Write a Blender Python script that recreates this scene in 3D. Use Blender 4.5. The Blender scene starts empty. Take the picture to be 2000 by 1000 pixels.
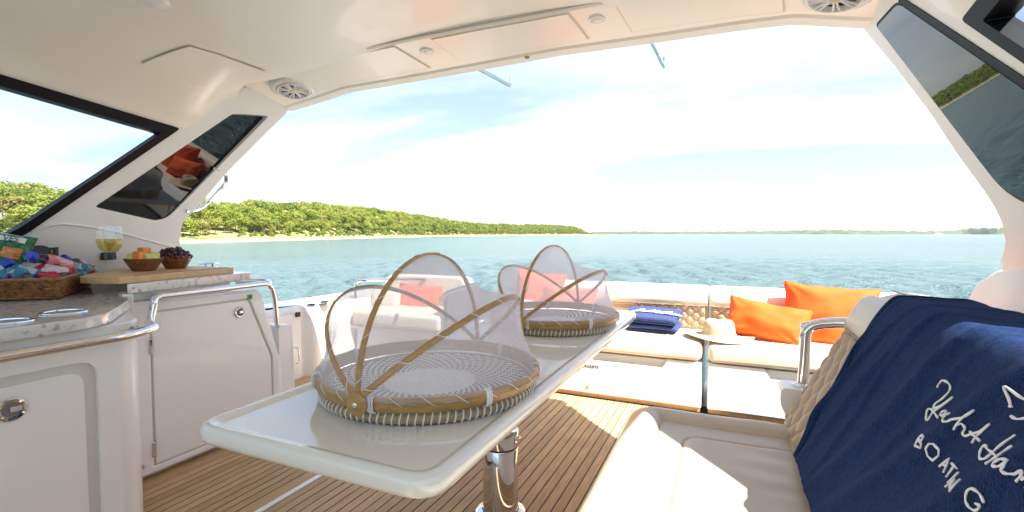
import bpy, bmesh, math, random
import numpy as np
from mathutils import Vector, Matrix, noise
from mathutils.geometry import tessellate_polygon
R = math.radians
rnd = random.Random(7)
scene = bpy.context.scene
COL = scene.collection

# ------------------------------------------------------------------ camera, sky, sun, exposure
cam_d = bpy.data.cameras.new('camera'); cam = bpy.data.objects.new('camera', cam_d); COL.objects.link(cam)
cam_d.sensor_width = 36.0; cam_d.lens = 17.1; cam_d.clip_start = 0.02; cam_d.clip_end = 20000
cam.location = (0, 0, 1.1); cam.rotation_euler = (R(90 - 2.6), 0, R(24.1))
scene.camera = cam
SUN_TO = Vector((0.75, -0.26, 1.0)).normalized()
sun_d = bpy.data.lights.new('sun', 'SUN'); sun = bpy.data.objects.new('sun', sun_d); COL.objects.link(sun)
sun_d.energy = 5.0; sun_d.angle = R(0.5); sun_d.color = (1.0, 0.955, 0.88)
sun.rotation_euler = (-SUN_TO).to_track_quat('-Z', 'Y').to_euler(); sun.location = (6, -3, 9)
world = bpy.data.worlds.new('World'); scene.world = world; world.use_nodes = True
vs = scene.view_settings
vs.view_transform = 'Standard'; vs.look = 'None'; vs.exposure = 1.92; vs.gamma = 1.0; vs.use_curve_mapping = False
scene.render.engine = 'CYCLES'
scene.cycles.max_bounces = 12; scene.cycles.diffuse_bounces = 6; scene.cycles.glossy_bounces = 5
scene.cycles.transparent_max_bounces = 32; scene.cycles.transmission_bounces = 8
scene.cycles.caustics_reflective = False; scene.cycles.caustics_refractive = False


def build_world():
    nt = world.node_tree; n = nt.nodes; n.clear()
    L = nt.links.new
    out = n.new('ShaderNodeOutputWorld'); bg = n.new('ShaderNodeBackground')
    sky = n.new('ShaderNodeTexSky'); sky.sky_type = 'NISHITA'; sky.sun_disc = False
    sky.sun_elevation = math.asin(SUN_TO.z); sky.sun_rotation = math.atan2(SUN_TO.x, SUN_TO.y)
    sky.air_density = 1.0; sky.dust_density = 1.1; sky.ozone_density = 2.0
    tc = n.new('ShaderNodeTexCoord')
    # clouds lie on a flat layer: direction divided by its height
    sep = n.new('ShaderNodeSeparateXYZ'); L(tc.outputs['Generated'], sep.inputs[0])
    hz = n.new('ShaderNodeMath'); hz.operation = 'ADD'; hz.inputs[1].default_value = 0.22; L(sep.outputs['Z'], hz.inputs[0])
    dx = n.new('ShaderNodeMath'); dx.operation = 'DIVIDE'; L(sep.outputs['X'], dx.inputs[0]); L(hz.outputs[0], dx.inputs[1])
    dy = n.new('ShaderNodeMath'); dy.operation = 'DIVIDE'; L(sep.outputs['Y'], dy.inputs[0]); L(hz.outputs[0], dy.inputs[1])
    cb = n.new('ShaderNodeCombineXYZ'); L(dx.outputs[0], cb.inputs[0]); L(dy.outputs[0], cb.inputs[1])
    mp = n.new('ShaderNodeMapping'); mp.inputs['Rotation'].default_value = (0, 0, R(-28)); mp.inputs['Scale'].default_value = (0.62, 1.5, 1)
    mp.inputs['Location'].default_value = (0.35, 0.2, 0)
    L(cb.outputs[0], mp.inputs[0])
    nz = n.new('ShaderNodeTexNoise'); nz.inputs['Scale'].default_value = 0.9; nz.inputs['Detail'].default_value = 7; nz.inputs['Roughness'].default_value = 0.55
    nz.inputs['Distortion'].default_value = 0.6
    L(mp.outputs[0], nz.inputs['Vector'])
    rp = n.new('ShaderNodeValToRGB'); rp.color_ramp.elements[0].position = 0.42; rp.color_ramp.elements[1].position = 0.86
    rp.color_ramp.elements[0].color = (0.14, 0.14, 0.14, 1); rp.color_ramp.elements[1].color = (1, 1, 1, 1)
    L(nz.outputs[0], rp.inputs[0])
    mx = n.new('ShaderNodeMix'); mx.data_type = 'RGBA'; mx.inputs[7].default_value = (8.2, 8.5, 8.8, 1)
    L(rp.outputs[0], mx.inputs[0]); L(sky.outputs[0], mx.inputs[6])
    L(mx.outputs[2], bg.inputs[0]); bg.inputs[1].default_value = 0.062
    L(bg.outputs[0], out.inputs[0])


build_world()

# ------------------------------------------------------------------ helpers
CM = cam.rotation_euler.to_matrix(); CP = Vector(cam.location); FPX = 950.0


def ray(px, py):
    return CM @ Vector(((px - 1000) / FPX, (500 - py) / FPX, -1.0))


def at(px, py, x=None, y=None, z=None):
    d = ray(px, py)
    if x is not None: t = (x - CP.x) / d.x
    elif y is not None: t = (y - CP.y) / d.y
    else: t = (z - CP.z) / d.z
    return CP + d * t


def on_plane(px, py, nrm, c):
    d = ray(px, py); nv = Vector(nrm)
    return CP + d * ((c - nv.dot(CP)) / nv.dot(d))


CX = -1.09                                      # boat's centre line
def side_x(z, s):                               # inner face of the cabin side, s = -1 left, +1 right
    return CX + s * (1.82 - 0.304 * (z - 1.13))


MATS = {}
ORG = {}


def org(o):
    return ORG.get(o.name, Vector((0, 0, 0))) if o else Vector((0, 0, 0))


def tag(o, label, cat, group=None):
    o['label'] = label; o['category'] = cat
    if group: o['group'] = group
    return o


def thing(name, label, cat, loc=(0, 0, 0), group=None):
    o = bpy.data.objects.new(name, None); COL.objects.link(o)
    o.location = loc; o.empty_display_size = 0.05; ORG[o.name] = Vector(loc)
    return tag(o, label, cat, group)


class MB:
    def __init__(s): s.v = []; s.f = []
    def add(s, vs_, fs):
        b = len(s.v); s.v += [tuple(p) for p in vs_]; s.f += [tuple(i + b for i in f) for f in fs]; return s
    def box(s, x0, x1, y0, y1, z0, z1):
        return s.add([(x0, y0, z0), (x1, y0, z0), (x1, y1, z0), (x0, y1, z0), (x0, y0, z1), (x1, y0, z1), (x1, y1, z1), (x0, y1, z1)],
                     [(0, 3, 2, 1), (4, 5, 6, 7), (0, 1, 5, 4), (1, 2, 6, 5), (2, 3, 7, 6), (3, 0, 4, 7)])
    def loops(s, lp, cap0=True, cap1=True, closed=True):
        n = len(lp[0]); vs_ = [p for l in lp for p in l]; fs = []
        for k in range(len(lp) - 1):
            for i in range(n if closed else n - 1):
                j = (i + 1) % n
                fs.append((k * n + i, k * n + j, (k + 1) * n + j, (k + 1) * n + i))
        if cap0: fs.append(tuple(reversed(range(n))))
        if cap1: fs.append(tuple((len(lp) - 1) * n + i for i in range(n)))
        return s.add(vs_, fs)
    def prism(s, poly, fn, holes=()):            # fn(a, b, k) -> point, k = 0 near face, 1 far face
        lists = [list(poly)] + [list(h) for h in holes]
        flat = [p for l in lists for p in l]
        tris = tessellate_polygon([[Vector((a, b, 0)) for a, b in l] for l in lists])
        n = len(flat)
        vs_ = [fn(a, b, 0) for a, b in flat] + [fn(a, b, 1) for a, b in flat]
        fs = [tuple(t) for t in tris] + [tuple(i + n for i in reversed(t)) for t in tris]
        o = 0
        for l in lists:
            m = len(l)
            for i in range(m):
                j = (i + 1) % m
                fs.append((o + i, o + j, o + j + n, o + i + n))
            o += m
        return s.add(vs_, fs)
    def tube(s, path, r, n=12, closed=False, flat=1.0):
        P = [Vector(p) for p in path]; m = len(P); lp = []
        up = None
        for i in range(m):
            a = P[(i - 1) % m] if (closed or i > 0) else P[i]
            b = P[(i + 1) % m] if (closed or i < m - 1) else P[i]
            t = (b - a).normalized()
            if up is None:
                up = Vector((0, 0, 1)) if abs(t.z) < 0.9 else Vector((1, 0, 0))
            up = (up - t * up.dot(t)).normalized()
            sd = t.cross(up)
            rr = r[i] if isinstance(r, (list, tuple)) else r
            lp.append([P[i] + (sd * math.cos(q) + up * math.sin(q) * flat) * rr for q in [2 * math.pi * k / n for k in range(n)]])
        if closed: lp.append(lp[0])
        return s.loops(lp, not closed, not closed)
    def lathe(s, prof, n=24, c=(0, 0, 0), axis=(0, 0, 1), cap0=False, cap1=False):
        q = Vector(axis).to_track_quat('Z', 'Y'); c = Vector(c)
        lp = [[c + q @ Vector((r * math.cos(2 * math.pi * k / n), r * math.sin(2 * math.pi * k / n), z)) for k in range(n)] for r, z in prof]
        return s.loops(lp, cap0, cap1)
    def grid(s, fn, nu, nv):
        vs_ = [fn(i / nu, j / nv) for i in range(nu + 1) for j in range(nv + 1)]
        fs = [(i * (nv + 1) + j, (i + 1) * (nv + 1) + j, (i + 1) * (nv + 1) + j + 1, i * (nv + 1) + j + 1) for i in range(nu) for j in range(nv)]
        return s.add(vs_, fs)
    def sphere(s, c, r, n=10, m=7, sc=(1, 1, 1)):
        c = Vector(c)
        prof = [(math.sin(math.pi * k / m), -math.cos(math.pi * k / m)) for k in range(m + 1)]
        lp = [[c + Vector((r * max(a, 1e-3) * math.cos(2 * math.pi * k / n) * sc[0], r * max(a, 1e-3) * math.sin(2 * math.pi * k / n) * sc[1], r * b * sc[2])) for k in range(n)] for a, b in prof]
        return s.loops(lp, True, True)
    def mesh(s, name, off=Vector((0, 0, 0)), sharp=35, smooth=True, fix=True):
        me = bpy.data.meshes.new(name)
        me.from_pydata([(p[0] - off.x, p[1] - off.y, p[2] - off.z) for p in s.v], [], s.f)
        if fix:
            bm = bmesh.new(); bm.from_mesh(me)
            bmesh.ops.remove_doubles(bm, verts=bm.verts, dist=1e-5)
            bmesh.ops.recalc_face_normals(bm, faces=bm.faces)
            bm.to_mesh(me); bm.free()
        if smooth:
            me.polygons.foreach_set('use_smooth', [True] * len(me.polygons))
            if sharp: me.set_sharp_from_angle(angle=R(sharp))
        me.update()
        return me
    def build(s, name, mat, parent=None, bevel=0, seg=3, sharp=35, smooth=True, fix=True, solid=0, subsurf=0):
        me = s.mesh(name, org(parent), sharp, smooth, fix)
        me.materials.append(MATS[mat] if isinstance(mat, str) else mat)
        o = bpy.data.objects.new(name, me); COL.objects.link(o)
        if parent:
            o.parent = parent; ORG[o.name] = org(parent)
        if solid:
            m = o.modifiers.new('solid', 'SOLIDIFY'); m.thickness = solid; m.offset = -1
        if bevel:
            m = o.modifiers.new('bevel', 'BEVEL'); m.width = bevel; m.segments = seg; m.limit_method = 'ANGLE'; m.angle_limit = R(30)
            m.harden_normals = True
        if subsurf:
            m = o.modifiers.new('sub', 'SUBSURF'); m.levels = subsurf; m.render_levels = subsurf
        return o


def cr(pts, n=8, closed=False):                 # Catmull-Rom through points
    P = [Vector(p) for p in pts]; out = []; m = len(P)
    for i in range(m if closed else m - 1):
        p0 = P[(i - 1) % m] if (closed or i > 0) else P[0] * 2 - P[1]
        p1 = P[i]; p2 = P[(i + 1) % m]
        p3 = P[(i + 2) % m] if (closed or i < m - 2) else P[-1] * 2 - P[-2]
        for k in range(n):
            t = k / n
            out.append(0.5 * ((2 * p1) + (p2 - p0) * t + (2 * p0 - 5 * p1 + 4 * p2 - p3) * t * t + (3 * p1 - p0 - 3 * p2 + p3) * t ** 3))
    if not closed: out.append(P[-1])
    return out


def bend(pts, r=0.05, n=6):                     # polyline with rounded corners
    P = [Vector(p) for p in pts]; out = [P[0]]
    for i in range(1, len(P) - 1):
        a = (P[i - 1] - P[i]); b = (P[i + 1] - P[i])
        rr = min(r, a.length * 0.49, b.length * 0.49)
        A = P[i] + a.normalized() * rr; B = P[i] + b.normalized() * rr
        for k in range(n + 1):
            t = k / n
            out.append(A * (1 - t) ** 2 + P[i] * 2 * t * (1 - t) + B * t * t)
    out.append(P[-1])
    return out


def round_poly(pts, r, n=5):                    # 2-D closed polygon with rounded corners; r may be a list
    m = len(pts); out = []
    for i in range(m):
        p = Vector(pts[i]).to_2d(); a = Vector(pts[i - 1]).to_2d() - p; b = Vector(pts[(i + 1) % m]).to_2d() - p
        q = r[i] if isinstance(r, (list, tuple)) else r
        q = min(q, a.length * 0.45, b.length * 0.45)
        if q < 1e-4: out.append((p.x, p.y)); continue
        A = p + a.normalized() * q; B = p + b.normalized() * q
        for k in range(n + 1):
            t = k / n; s_ = A * (1 - t) ** 2 + p * 2 * t * (1 - t) + B * t * t
            out.append((s_.x, s_.y))
    return out


def lerp_tab(x, tab):
    if x <= tab[0][0]: return tab[0][1]
    for (a, b), (c, d) in zip(tab, tab[1:]):
        if x <= c: return b + (d - b) * (x - a) / (c - a)
    return tab[-1][1]


def sstep(a, b, x):
    t = min(1, max(0, (x - a) / (b - a))); return t * t * (3 - 2 * t)


def copy_tree(o, parent=None):
    c = o.copy(); COL.objects.link(c)
    if parent: c.parent = parent
    for ch in list(o.children): copy_tree(ch, c)
    return c


def letters(parent, body, size, M4, matn, align='CENTER', shear=0.0, fat=0.0, space=1.0):
    cu = bpy.data.curves.new('lettering', 'FONT'); cu.body = body; cu.size = size; cu.align_x = align; cu.extrude = 0.0005; cu.shear = shear; cu.offset = fat; cu.space_character = space
    tmp = bpy.data.objects.new('lettering_source', cu); COL.objects.link(tmp)
    me = bpy.data.meshes.new_from_object(tmp.evaluated_get(bpy.context.evaluated_depsgraph_get()))
    bpy.data.objects.remove(tmp); bpy.data.curves.remove(cu)
    me.name = 'lettering'; me.transform(Matrix.Translation(-org(parent)) @ M4); me.materials.clear(); me.materials.append(MATS[matn])
    o = bpy.data.objects.new('lettering', me); COL.objects.link(o); o.parent = parent
    return o


# ------------------------------------------------------------------ materials
def mat(name, col, rough=0.5, metal=0.0, coat=0.0, spec=0.5, var=0.0, vscale=8.0, bump=0.0, bscale=60.0, sheen=0.0, stretch=None, detail=4, rvar=0.0, ior=None, trans=0.0, coat_rough=0.04, rand=0.0, bdist=0.01):
    m = bpy.data.materials.new(name); m.use_nodes = True; nt = m.node_tree; n = nt.nodes; L = nt.links.new
    b = n['Principled BSDF']; b.inputs['Base Color'].default_value = (*col, 1); b.inputs['Roughness'].default_value = rough
    b.inputs['Metallic'].default_value = metal; b.inputs['Coat Weight'].default_value = coat; b.inputs['Coat Roughness'].default_value = coat_rough
    b.inputs['Specular IOR Level'].default_value = spec
    if sheen:
        b.inputs['Sheen Weight'].default_value = sheen; b.inputs['Sheen Roughness'].default_value = 0.5
        b.inputs['Sheen Tint'].default_value = (*[min(1, c * 3 + 0.1) for c in col], 1)
    if ior: b.inputs['IOR'].default_value = ior
    if trans: b.inputs['Transmission Weight'].default_value = trans
    if var or bump or rvar:
        tc = n.new('ShaderNodeTexCoord'); mp = n.new('ShaderNodeMapping'); L(tc.outputs['Object'], mp.inputs[0])
        if stretch: mp.inputs['Scale'].default_value = stretch
    if var or rand or rvar:
        if var or rvar:
            nz = n.new('ShaderNodeTexNoise'); nz.inputs['Scale'].default_value = vscale; nz.inputs['Detail'].default_value = detail
            L(mp.outputs[0], nz.inputs['Vector'])
        src = None
        if var:
            mr = n.new('ShaderNodeMapRange'); mr.inputs[1].default_value = 0.25; mr.inputs[2].default_value = 0.75
            mr.inputs[3].default_value = 1 - var; mr.inputs[4].default_value = 1 + var
            L(nz.outputs[0], mr.inputs[0]); src = mr.outputs[0]
        if rand:
            oi = n.new('ShaderNodeObjectInfo'); m2 = n.new('ShaderNodeMapRange'); m2.inputs[3].default_value = 1 - rand; m2.inputs[4].default_value = 1 + rand
            L(oi.outputs['Random'], m2.inputs[0])
            if src:
                ml = n.new('ShaderNodeMath'); ml.operation = 'MULTIPLY'; L(src, ml.inputs[0]); L(m2.outputs[0], ml.inputs[1]); src = ml.outputs[0]
            else: src = m2.outputs[0]
        if src:
            vm = n.new('ShaderNodeVectorMath'); vm.operation = 'SCALE'; vm.inputs[0].default_value = col; L(src, vm.inputs['Scale'])
            L(vm.outputs[0], b.inputs['Base Color'])
        if rvar:
            m3 = n.new('ShaderNodeMapRange'); m3.inputs[3].default_value = max(0, rough - rvar); m3.inputs[4].default_value = rough + rvar
            L(nz.outputs[0], m3.inputs[0]); L(m3.outputs[0], b.inputs['Roughness'])
    if bump:
        nb = n.new('ShaderNodeTexNoise'); nb.inputs['Scale'].default_value = bscale; nb.inputs['Detail'].default_value = 3
        L(mp.outputs[0], nb.inputs['Vector'])
        bp = n.new('ShaderNodeBump'); bp.inputs['Strength'].default_value = bump; bp.inputs['Distance'].default_value = bdist
        L(nb.outputs[0], bp.inputs['Height']); L(bp.outputs[0], b.inputs['Normal'])
    MATS[name] = m
    return m


mat('gelcoat', (0.86, 0.86, 0.85), 0.26, coat=0.35, spec=0.45, var=0.015, vscale=2.5, bump=0.03, bscale=3.0, bdist=0.02)
mat('gap_white', (0.66, 0.64, 0.61), 0.5)
mat('gel_side', (0.86, 0.86, 0.85), 0.4, spec=0.3, var=0.015, vscale=2.5)
mat('gel_ceiling', (0.90, 0.85, 0.765), 0.30, coat=0.18, var=0.015, vscale=2, bump=0.05, bscale=4.0, bdist=0.02)
mat('gel_table', (0.85, 0.84, 0.79), 0.12, coat=0.6, coat_rough=0.02, var=0.01)
mat('seam', (0.10, 0.095, 0.09), 0.6)
mat('gap_ceiling', (0.70, 0.63, 0.54), 0.5)
mat('trim', (0.60, 0.55, 0.48), 0.4)
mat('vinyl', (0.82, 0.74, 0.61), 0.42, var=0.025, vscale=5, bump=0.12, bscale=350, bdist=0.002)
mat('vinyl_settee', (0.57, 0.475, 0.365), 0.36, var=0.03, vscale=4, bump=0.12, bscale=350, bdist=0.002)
mat('quilt', (0.42, 0.31, 0.20), 0.42, var=0.04, vscale=9, bump=0.12, bscale=350, bdist=0.002)
mat('thread', (0.33, 0.26, 0.18), 0.7)
mat('teak', (0.50, 0.33, 0.17), 0.55, var=0.22, vscale=14, stretch=(6, 0.6, 1), detail=8, bump=0.15, bscale=40, bdist=0.002, rand=0.14)
mat('caulk', (0.012, 0.012, 0.012), 0.6)
mat('board_wood', (0.62, 0.40, 0.20), 0.5, var=0.18, vscale=10, stretch=(7, 0.7, 2), detail=6)
mat('bowl_wood', (0.19, 0.07, 0.025), 0.28, var=0.5, vscale=16, stretch=(1, 1, 3), detail=6, coat=0.3)
mat('bamboo', (0.42, 0.24, 0.07), 0.4, var=0.25, vscale=18, stretch=(1, 1, 4), coat=0.15)
mat('rattan', (0.25, 0.115, 0.035), 0.5, var=0.4, vscale=60, coat=0.1)
mat('chrome', (0.76, 0.76, 0.77), 0.05, metal=1.0, rvar=0.03, vscale=30)
mat('dark_glass', (0.006, 0.008, 0.010), 0.012, spec=0.6)
mat('black_trim', (0.006, 0.006, 0.007), 0.5, spec=0.2)
mat('black_plastic', (0.015, 0.015, 0.016), 0.45)
mat('navy', (0.007, 0.025, 0.092), 0.95, sheen=0.5, spec=0.1, var=0.55, vscale=110, detail=8, bump=1.0, bscale=330, bdist=0.007)
mat('navy_folded', (0.042, 0.058, 0.15), 0.95, sheen=0.3, spec=0.1, var=0.3, vscale=60, bump=0.9, bscale=250, bdist=0.004)
mat('white_thread', (0.80, 0.80, 0.82), 0.8)
mat('orange', (0.84, 0.105, 0.004), 0.8, var=0.06, vscale=30, bump=0.35, bscale=500, bdist=0.002, sheen=0.1)
mat('straw', (0.58, 0.46, 0.30), 0.8, var=0.15, vscale=120, bump=0.6, bscale=260, bdist=0.003)
mat('straw_band', (0.55, 0.42, 0.27), 0.8, var=0.2, vscale=90)
mat('white_tie', (0.82, 0.82, 0.84), 0.7)
mat('coil', (0.36, 0.27, 0.12), 0.7, var=0.35, vscale=40, stretch=(1, 1, 6))
mat('ink', (0.02, 0.02, 0.02), 0.6)
mat('cap_blue', (0.015, 0.06, 0.55), 0.35)
mat('pack_dark', (0.02, 0.02, 0.02), 0.3)
mat('pack_lime', (0.45, 0.62, 0.05), 0.4)
mat('paper_white', (0.75, 0.77, 0.76), 0.5)
mat('melon', (0.62, 0.66, 0.22), 0.35, var=0.12, vscale=30)
mat('cantaloupe', (0.85, 0.27, 0.04), 0.35, var=0.12, vscale=30)
mat('grape', (0.055, 0.008, 0.022), 0.25, var=0.5, vscale=25, rand=0.4)
mat('sticker_green', (0.01, 0.35, 0.16), 0.5)
mat('hull_white', (0.75, 0.75, 0.74), 0.3)
mat('cone_grey', (0.22, 0.22, 0.23), 0.6)
mat('brass', (0.45, 0.34, 0.16), 0.35, metal=0.8)
mat('sand', (0.62, 0.53, 0.38), 0.95, var=0.2, vscale=0.2)
mat('bark', (0.16, 0.13, 0.10), 0.9, var=0.3, vscale=2)


def thin_mat(name, col, fac, rough=0.5, gloss=None, translucent=0.4):
    """thin see-through sheet: fac of it stops the light, the rest passes straight through"""
    m = bpy.data.materials.new(name); m.use_nodes = True; nt = m.node_tree; n = nt.nodes; L = nt.links.new
    n.clear(); out = n.new('ShaderNodeOutputMaterial'); mx = n.new('ShaderNodeMixShader'); tr = n.new('ShaderNodeBsdfTransparent')
    mx.inputs[0].default_value = fac
    if gloss is None:
        d = n.new('ShaderNodeBsdfDiffuse'); d.inputs[0].default_value = (*col, 1)
        t = n.new('ShaderNodeBsdfTranslucent'); t.inputs[0].default_value = (*col, 1)
        m2 = n.new('ShaderNodeMixShader'); m2.inputs[0].default_value = translucent
        L(d.outputs[0], m2.inputs[1]); L(t.outputs[0], m2.inputs[2]); L(m2.outputs[0], mx.inputs[2])
    else:
        g = n.new('ShaderNodeBsdfGlossy'); g.inputs['Roughness'].default_value = rough; g.inputs[0].default_value = (1, 1, 1, 1)
        fr = n.new('ShaderNodeFresnel'); fr.inputs[0].default_value = 1.5
        ge = n.new('ShaderNodeNewGeometry'); mi = n.new('ShaderNodeMix'); mi.inputs[2].default_value = 1.5; mi.inputs[3].default_value = 1 / 1.5
        L(ge.outputs['Backfacing'], mi.inputs[0]); L(mi.outputs[0], fr.inputs[0])
        L(fr.outputs[0], mx.inputs[0]); L(g.outputs[0], mx.inputs[2]); tr.inputs[0].default_value = (*col, 1)
    L(tr.outputs[0], mx.inputs[1]); L(mx.outputs[0], out.inputs[0])
    MATS[name] = m
    return m


thin_mat('net', (0.97, 0.95, 0.99), 0.24, translucent=0.5)
thin_mat('window_glass', (0.90, 0.94, 0.97), 0, rough=0.01, gloss=True)
thin_mat('smoked_panel', (0.16, 0.17, 0.21), 0.75, translucent=0.2)
thin_mat('clear_glass', (0.97, 0.98, 0.98), 0, rough=0.01, gloss=True)
thin_mat('clear_plastic', (0.86, 0.90, 0.95), 0, rough=0.08, gloss=True)


def node_mat(name, fn):
    m = bpy.data.materials.new(name); m.use_nodes = True
    fn(m.node_tree.nodes, m.node_tree.links.new, m.node_tree.nodes['Principled BSDF']); MATS[name] = m


def M_(n, L, op, a, b=None, c=None):
    k = n.new('ShaderNodeMath'); k.operation = op
    for i, q in enumerate((a, b, c)):
        if q is None: continue
        if isinstance(q, (int, float)): k.inputs[i].default_value = q
        else: L(q, k.inputs[i])
    return k.outputs[0]


def quartz(n, L, b):
    tc = n.new('ShaderNodeTexCoord'); vo = n.new('ShaderNodeTexVoronoi'); vo.inputs['Scale'].default_value = 120; L(tc.outputs['Object'], vo.inputs['Vector'])
    nz = n.new('ShaderNodeTexNoise'); nz.inputs['Scale'].default_value = 45; nz.inputs['Detail'].default_value = 6; L(tc.outputs['Object'], nz.inputs['Vector'])
    rp = n.new('ShaderNodeValToRGB'); e = rp.color_ramp.elements
    e[0].position = 0.30; e[0].color = (0.34, 0.28, 0.25, 1); e[1].position = 0.44; e[1].color = (0.70, 0.68, 0.66, 1)
    L(nz.outputs[0], rp.inputs[0])
    mx = n.new('ShaderNodeMix'); mx.data_type = 'RGBA'; mx.inputs[7].default_value = (0.40, 0.33, 0.30, 1); L(rp.outputs[0], mx.inputs[6])
    L(M_(n, L, 'MULTIPLY', M_(n, L, 'LESS_THAN', vo.outputs['Distance'], 0.16), 0.55), mx.inputs[0])
    L(mx.outputs[2], b.inputs['Base Color']); b.inputs['Roughness'].default_value = 0.12; b.inputs['Coat Weight'].default_value = 0.4
node_mat('quartz', quartz)


def weave(n, L, b):                              # coiled seagrass: white stitches running round a spiral
    tc = n.new('ShaderNodeTexCoord'); sp = n.new('ShaderNodeSeparateXYZ'); L(tc.outputs['Object'], sp.inputs[0])
    r = M_(n, L, 'SQRT', M_(n, L, 'ADD', M_(n, L, 'POWER', sp.outputs[0], 2), M_(n, L, 'POWER', sp.outputs[1], 2)))
    th = M_(n, L, 'ARCTAN2', sp.outputs[1], sp.outputs[0])
    ring = M_(n, L, 'FLOOR', M_(n, L, 'DIVIDE', r, 0.0135))
    ph = M_(n, L, 'ADD', M_(n, L, 'MULTIPLY', th, 46), M_(n, L, 'ADD', M_(n, L, 'MULTIPLY', ring, 2.1), M_(n, L, 'MULTIPLY', r, 140)))
    st = M_(n, L, 'GREATER_THAN', M_(n, L, 'SINE', ph), 0.08)
    nz = n.new('ShaderNodeTexNoise'); nz.inputs['Scale'].default_value = 60; L(tc.outputs['Object'], nz.inputs['Vector'])
    cen = M_(n, L, 'LESS_THAN', M_(n, L, 'ADD', r, M_(n, L, 'MULTIPLY', M_(n, L, 'SUBTRACT', nz.outputs[0], 0.5), 0.03)), 0.135)
    f = M_(n, L, 'MAXIMUM', st, cen)
    mx = n.new('ShaderNodeMix'); mx.data_type = 'RGBA'; mx.inputs[6].default_value = (0.13, 0.10, 0.065, 1); mx.inputs[7].default_value = (0.86, 0.85, 0.84, 1)
    L(f, mx.inputs[0]); L(mx.outputs[2], b.inputs['Base Color']); b.inputs['Roughness'].default_value = 0.8
    bp = n.new('ShaderNodeBump'); bp.inputs['Strength'].default_value = 0.5; bp.inputs['Distance'].default_value = 0.003
    L(f, bp.inputs['Height']); L(bp.outputs[0], b.inputs['Normal'])
node_mat('weave', weave)


def wicker(n, L, b):
    tc = n.new('ShaderNodeTexCoord')
    nz = n.new('ShaderNodeTexNoise'); nz.inputs['Scale'].default_value = 70; L(tc.outputs['Object'], nz.inputs['Vector'])
    rp = n.new('ShaderNodeValToRGB'); rp.color_ramp.elements[0].color = (0.10, 0.035, 0.010, 1); rp.color_ramp.elements[1].color = (0.42, 0.19, 0.06, 1)
    rp.color_ramp.elements[0].position = 0.3; rp.color_ramp.elements[1].position = 0.7
    L(nz.outputs[0], rp.inputs[0]); L(rp.outputs[0], b.inputs['Base Color']); b.inputs['Roughness'].default_value = 0.45
node_mat('wicker', wicker)


def pack(name, c1, c2, c3, scale=20, rough=0.16):   # printed foil: patches of print, crinkled
    def f(n, L, b):
        tc = n.new('ShaderNodeTexCoord'); vo = n.new('ShaderNodeTexVoronoi'); vo.inputs['Scale'].default_value = scale
        mp = n.new('ShaderNodeMapping'); mp.inputs['Scale'].default_value = (1, 1, 1.7); L(tc.outputs['Object'], mp.inputs[0]); L(mp.outputs[0], vo.inputs['Vector'])
        sp = n.new('ShaderNodeSeparateColor'); L(vo.outputs['Color'], sp.inputs[0])
        rp = n.new('ShaderNodeValToRGB'); rp.color_ramp.interpolation = 'CONSTANT'; e = rp.color_ramp.elements
        e[0].color = (*c1, 1); e[1].position = 0.55; e[1].color = (*c2, 1); k = e.new(0.82); k.color = (*c3, 1)
        L(sp.outputs[0], rp.inputs[0]); L(rp.outputs[0], b.inputs['Base Color']); b.inputs['Roughness'].default_value = rough
        v2 = n.new('ShaderNodeTexVoronoi'); v2.inputs['Scale'].default_value = 48; L(tc.outputs['Object'], v2.inputs['Vector'])
        bp = n.new('ShaderNodeBump'); bp.inputs['Strength'].default_value = 0.8; bp.inputs['Distance'].default_value = 0.01; L(v2.outputs['Distance'], bp.inputs['Height']); L(bp.outputs[0], b.inputs['Normal'])
    node_mat(name, f)
pack('label_pink', (0.62, 0.20, 0.24), (0.75, 0.45, 0.48), (0.30, 0.03, 0.06))
pack('label_red', (0.50, 0.03, 0.05), (0.62, 0.55, 0.55), (0.10, 0.02, 0.04))
pack('pack_blue', (0.02, 0.20, 0.36), (0.45, 0.55, 0.60), (0.05, 0.05, 0.16))
pack('pack_green', (0.01, 0.13, 0.06), (0.012, 0.15, 0.065), (0.008, 0.10, 0.05))
pack('pack_orange', (0.60, 0.22, 0.06), (0.45, 0.13, 0.03), (0.70, 0.40, 0.16), 70)


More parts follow.
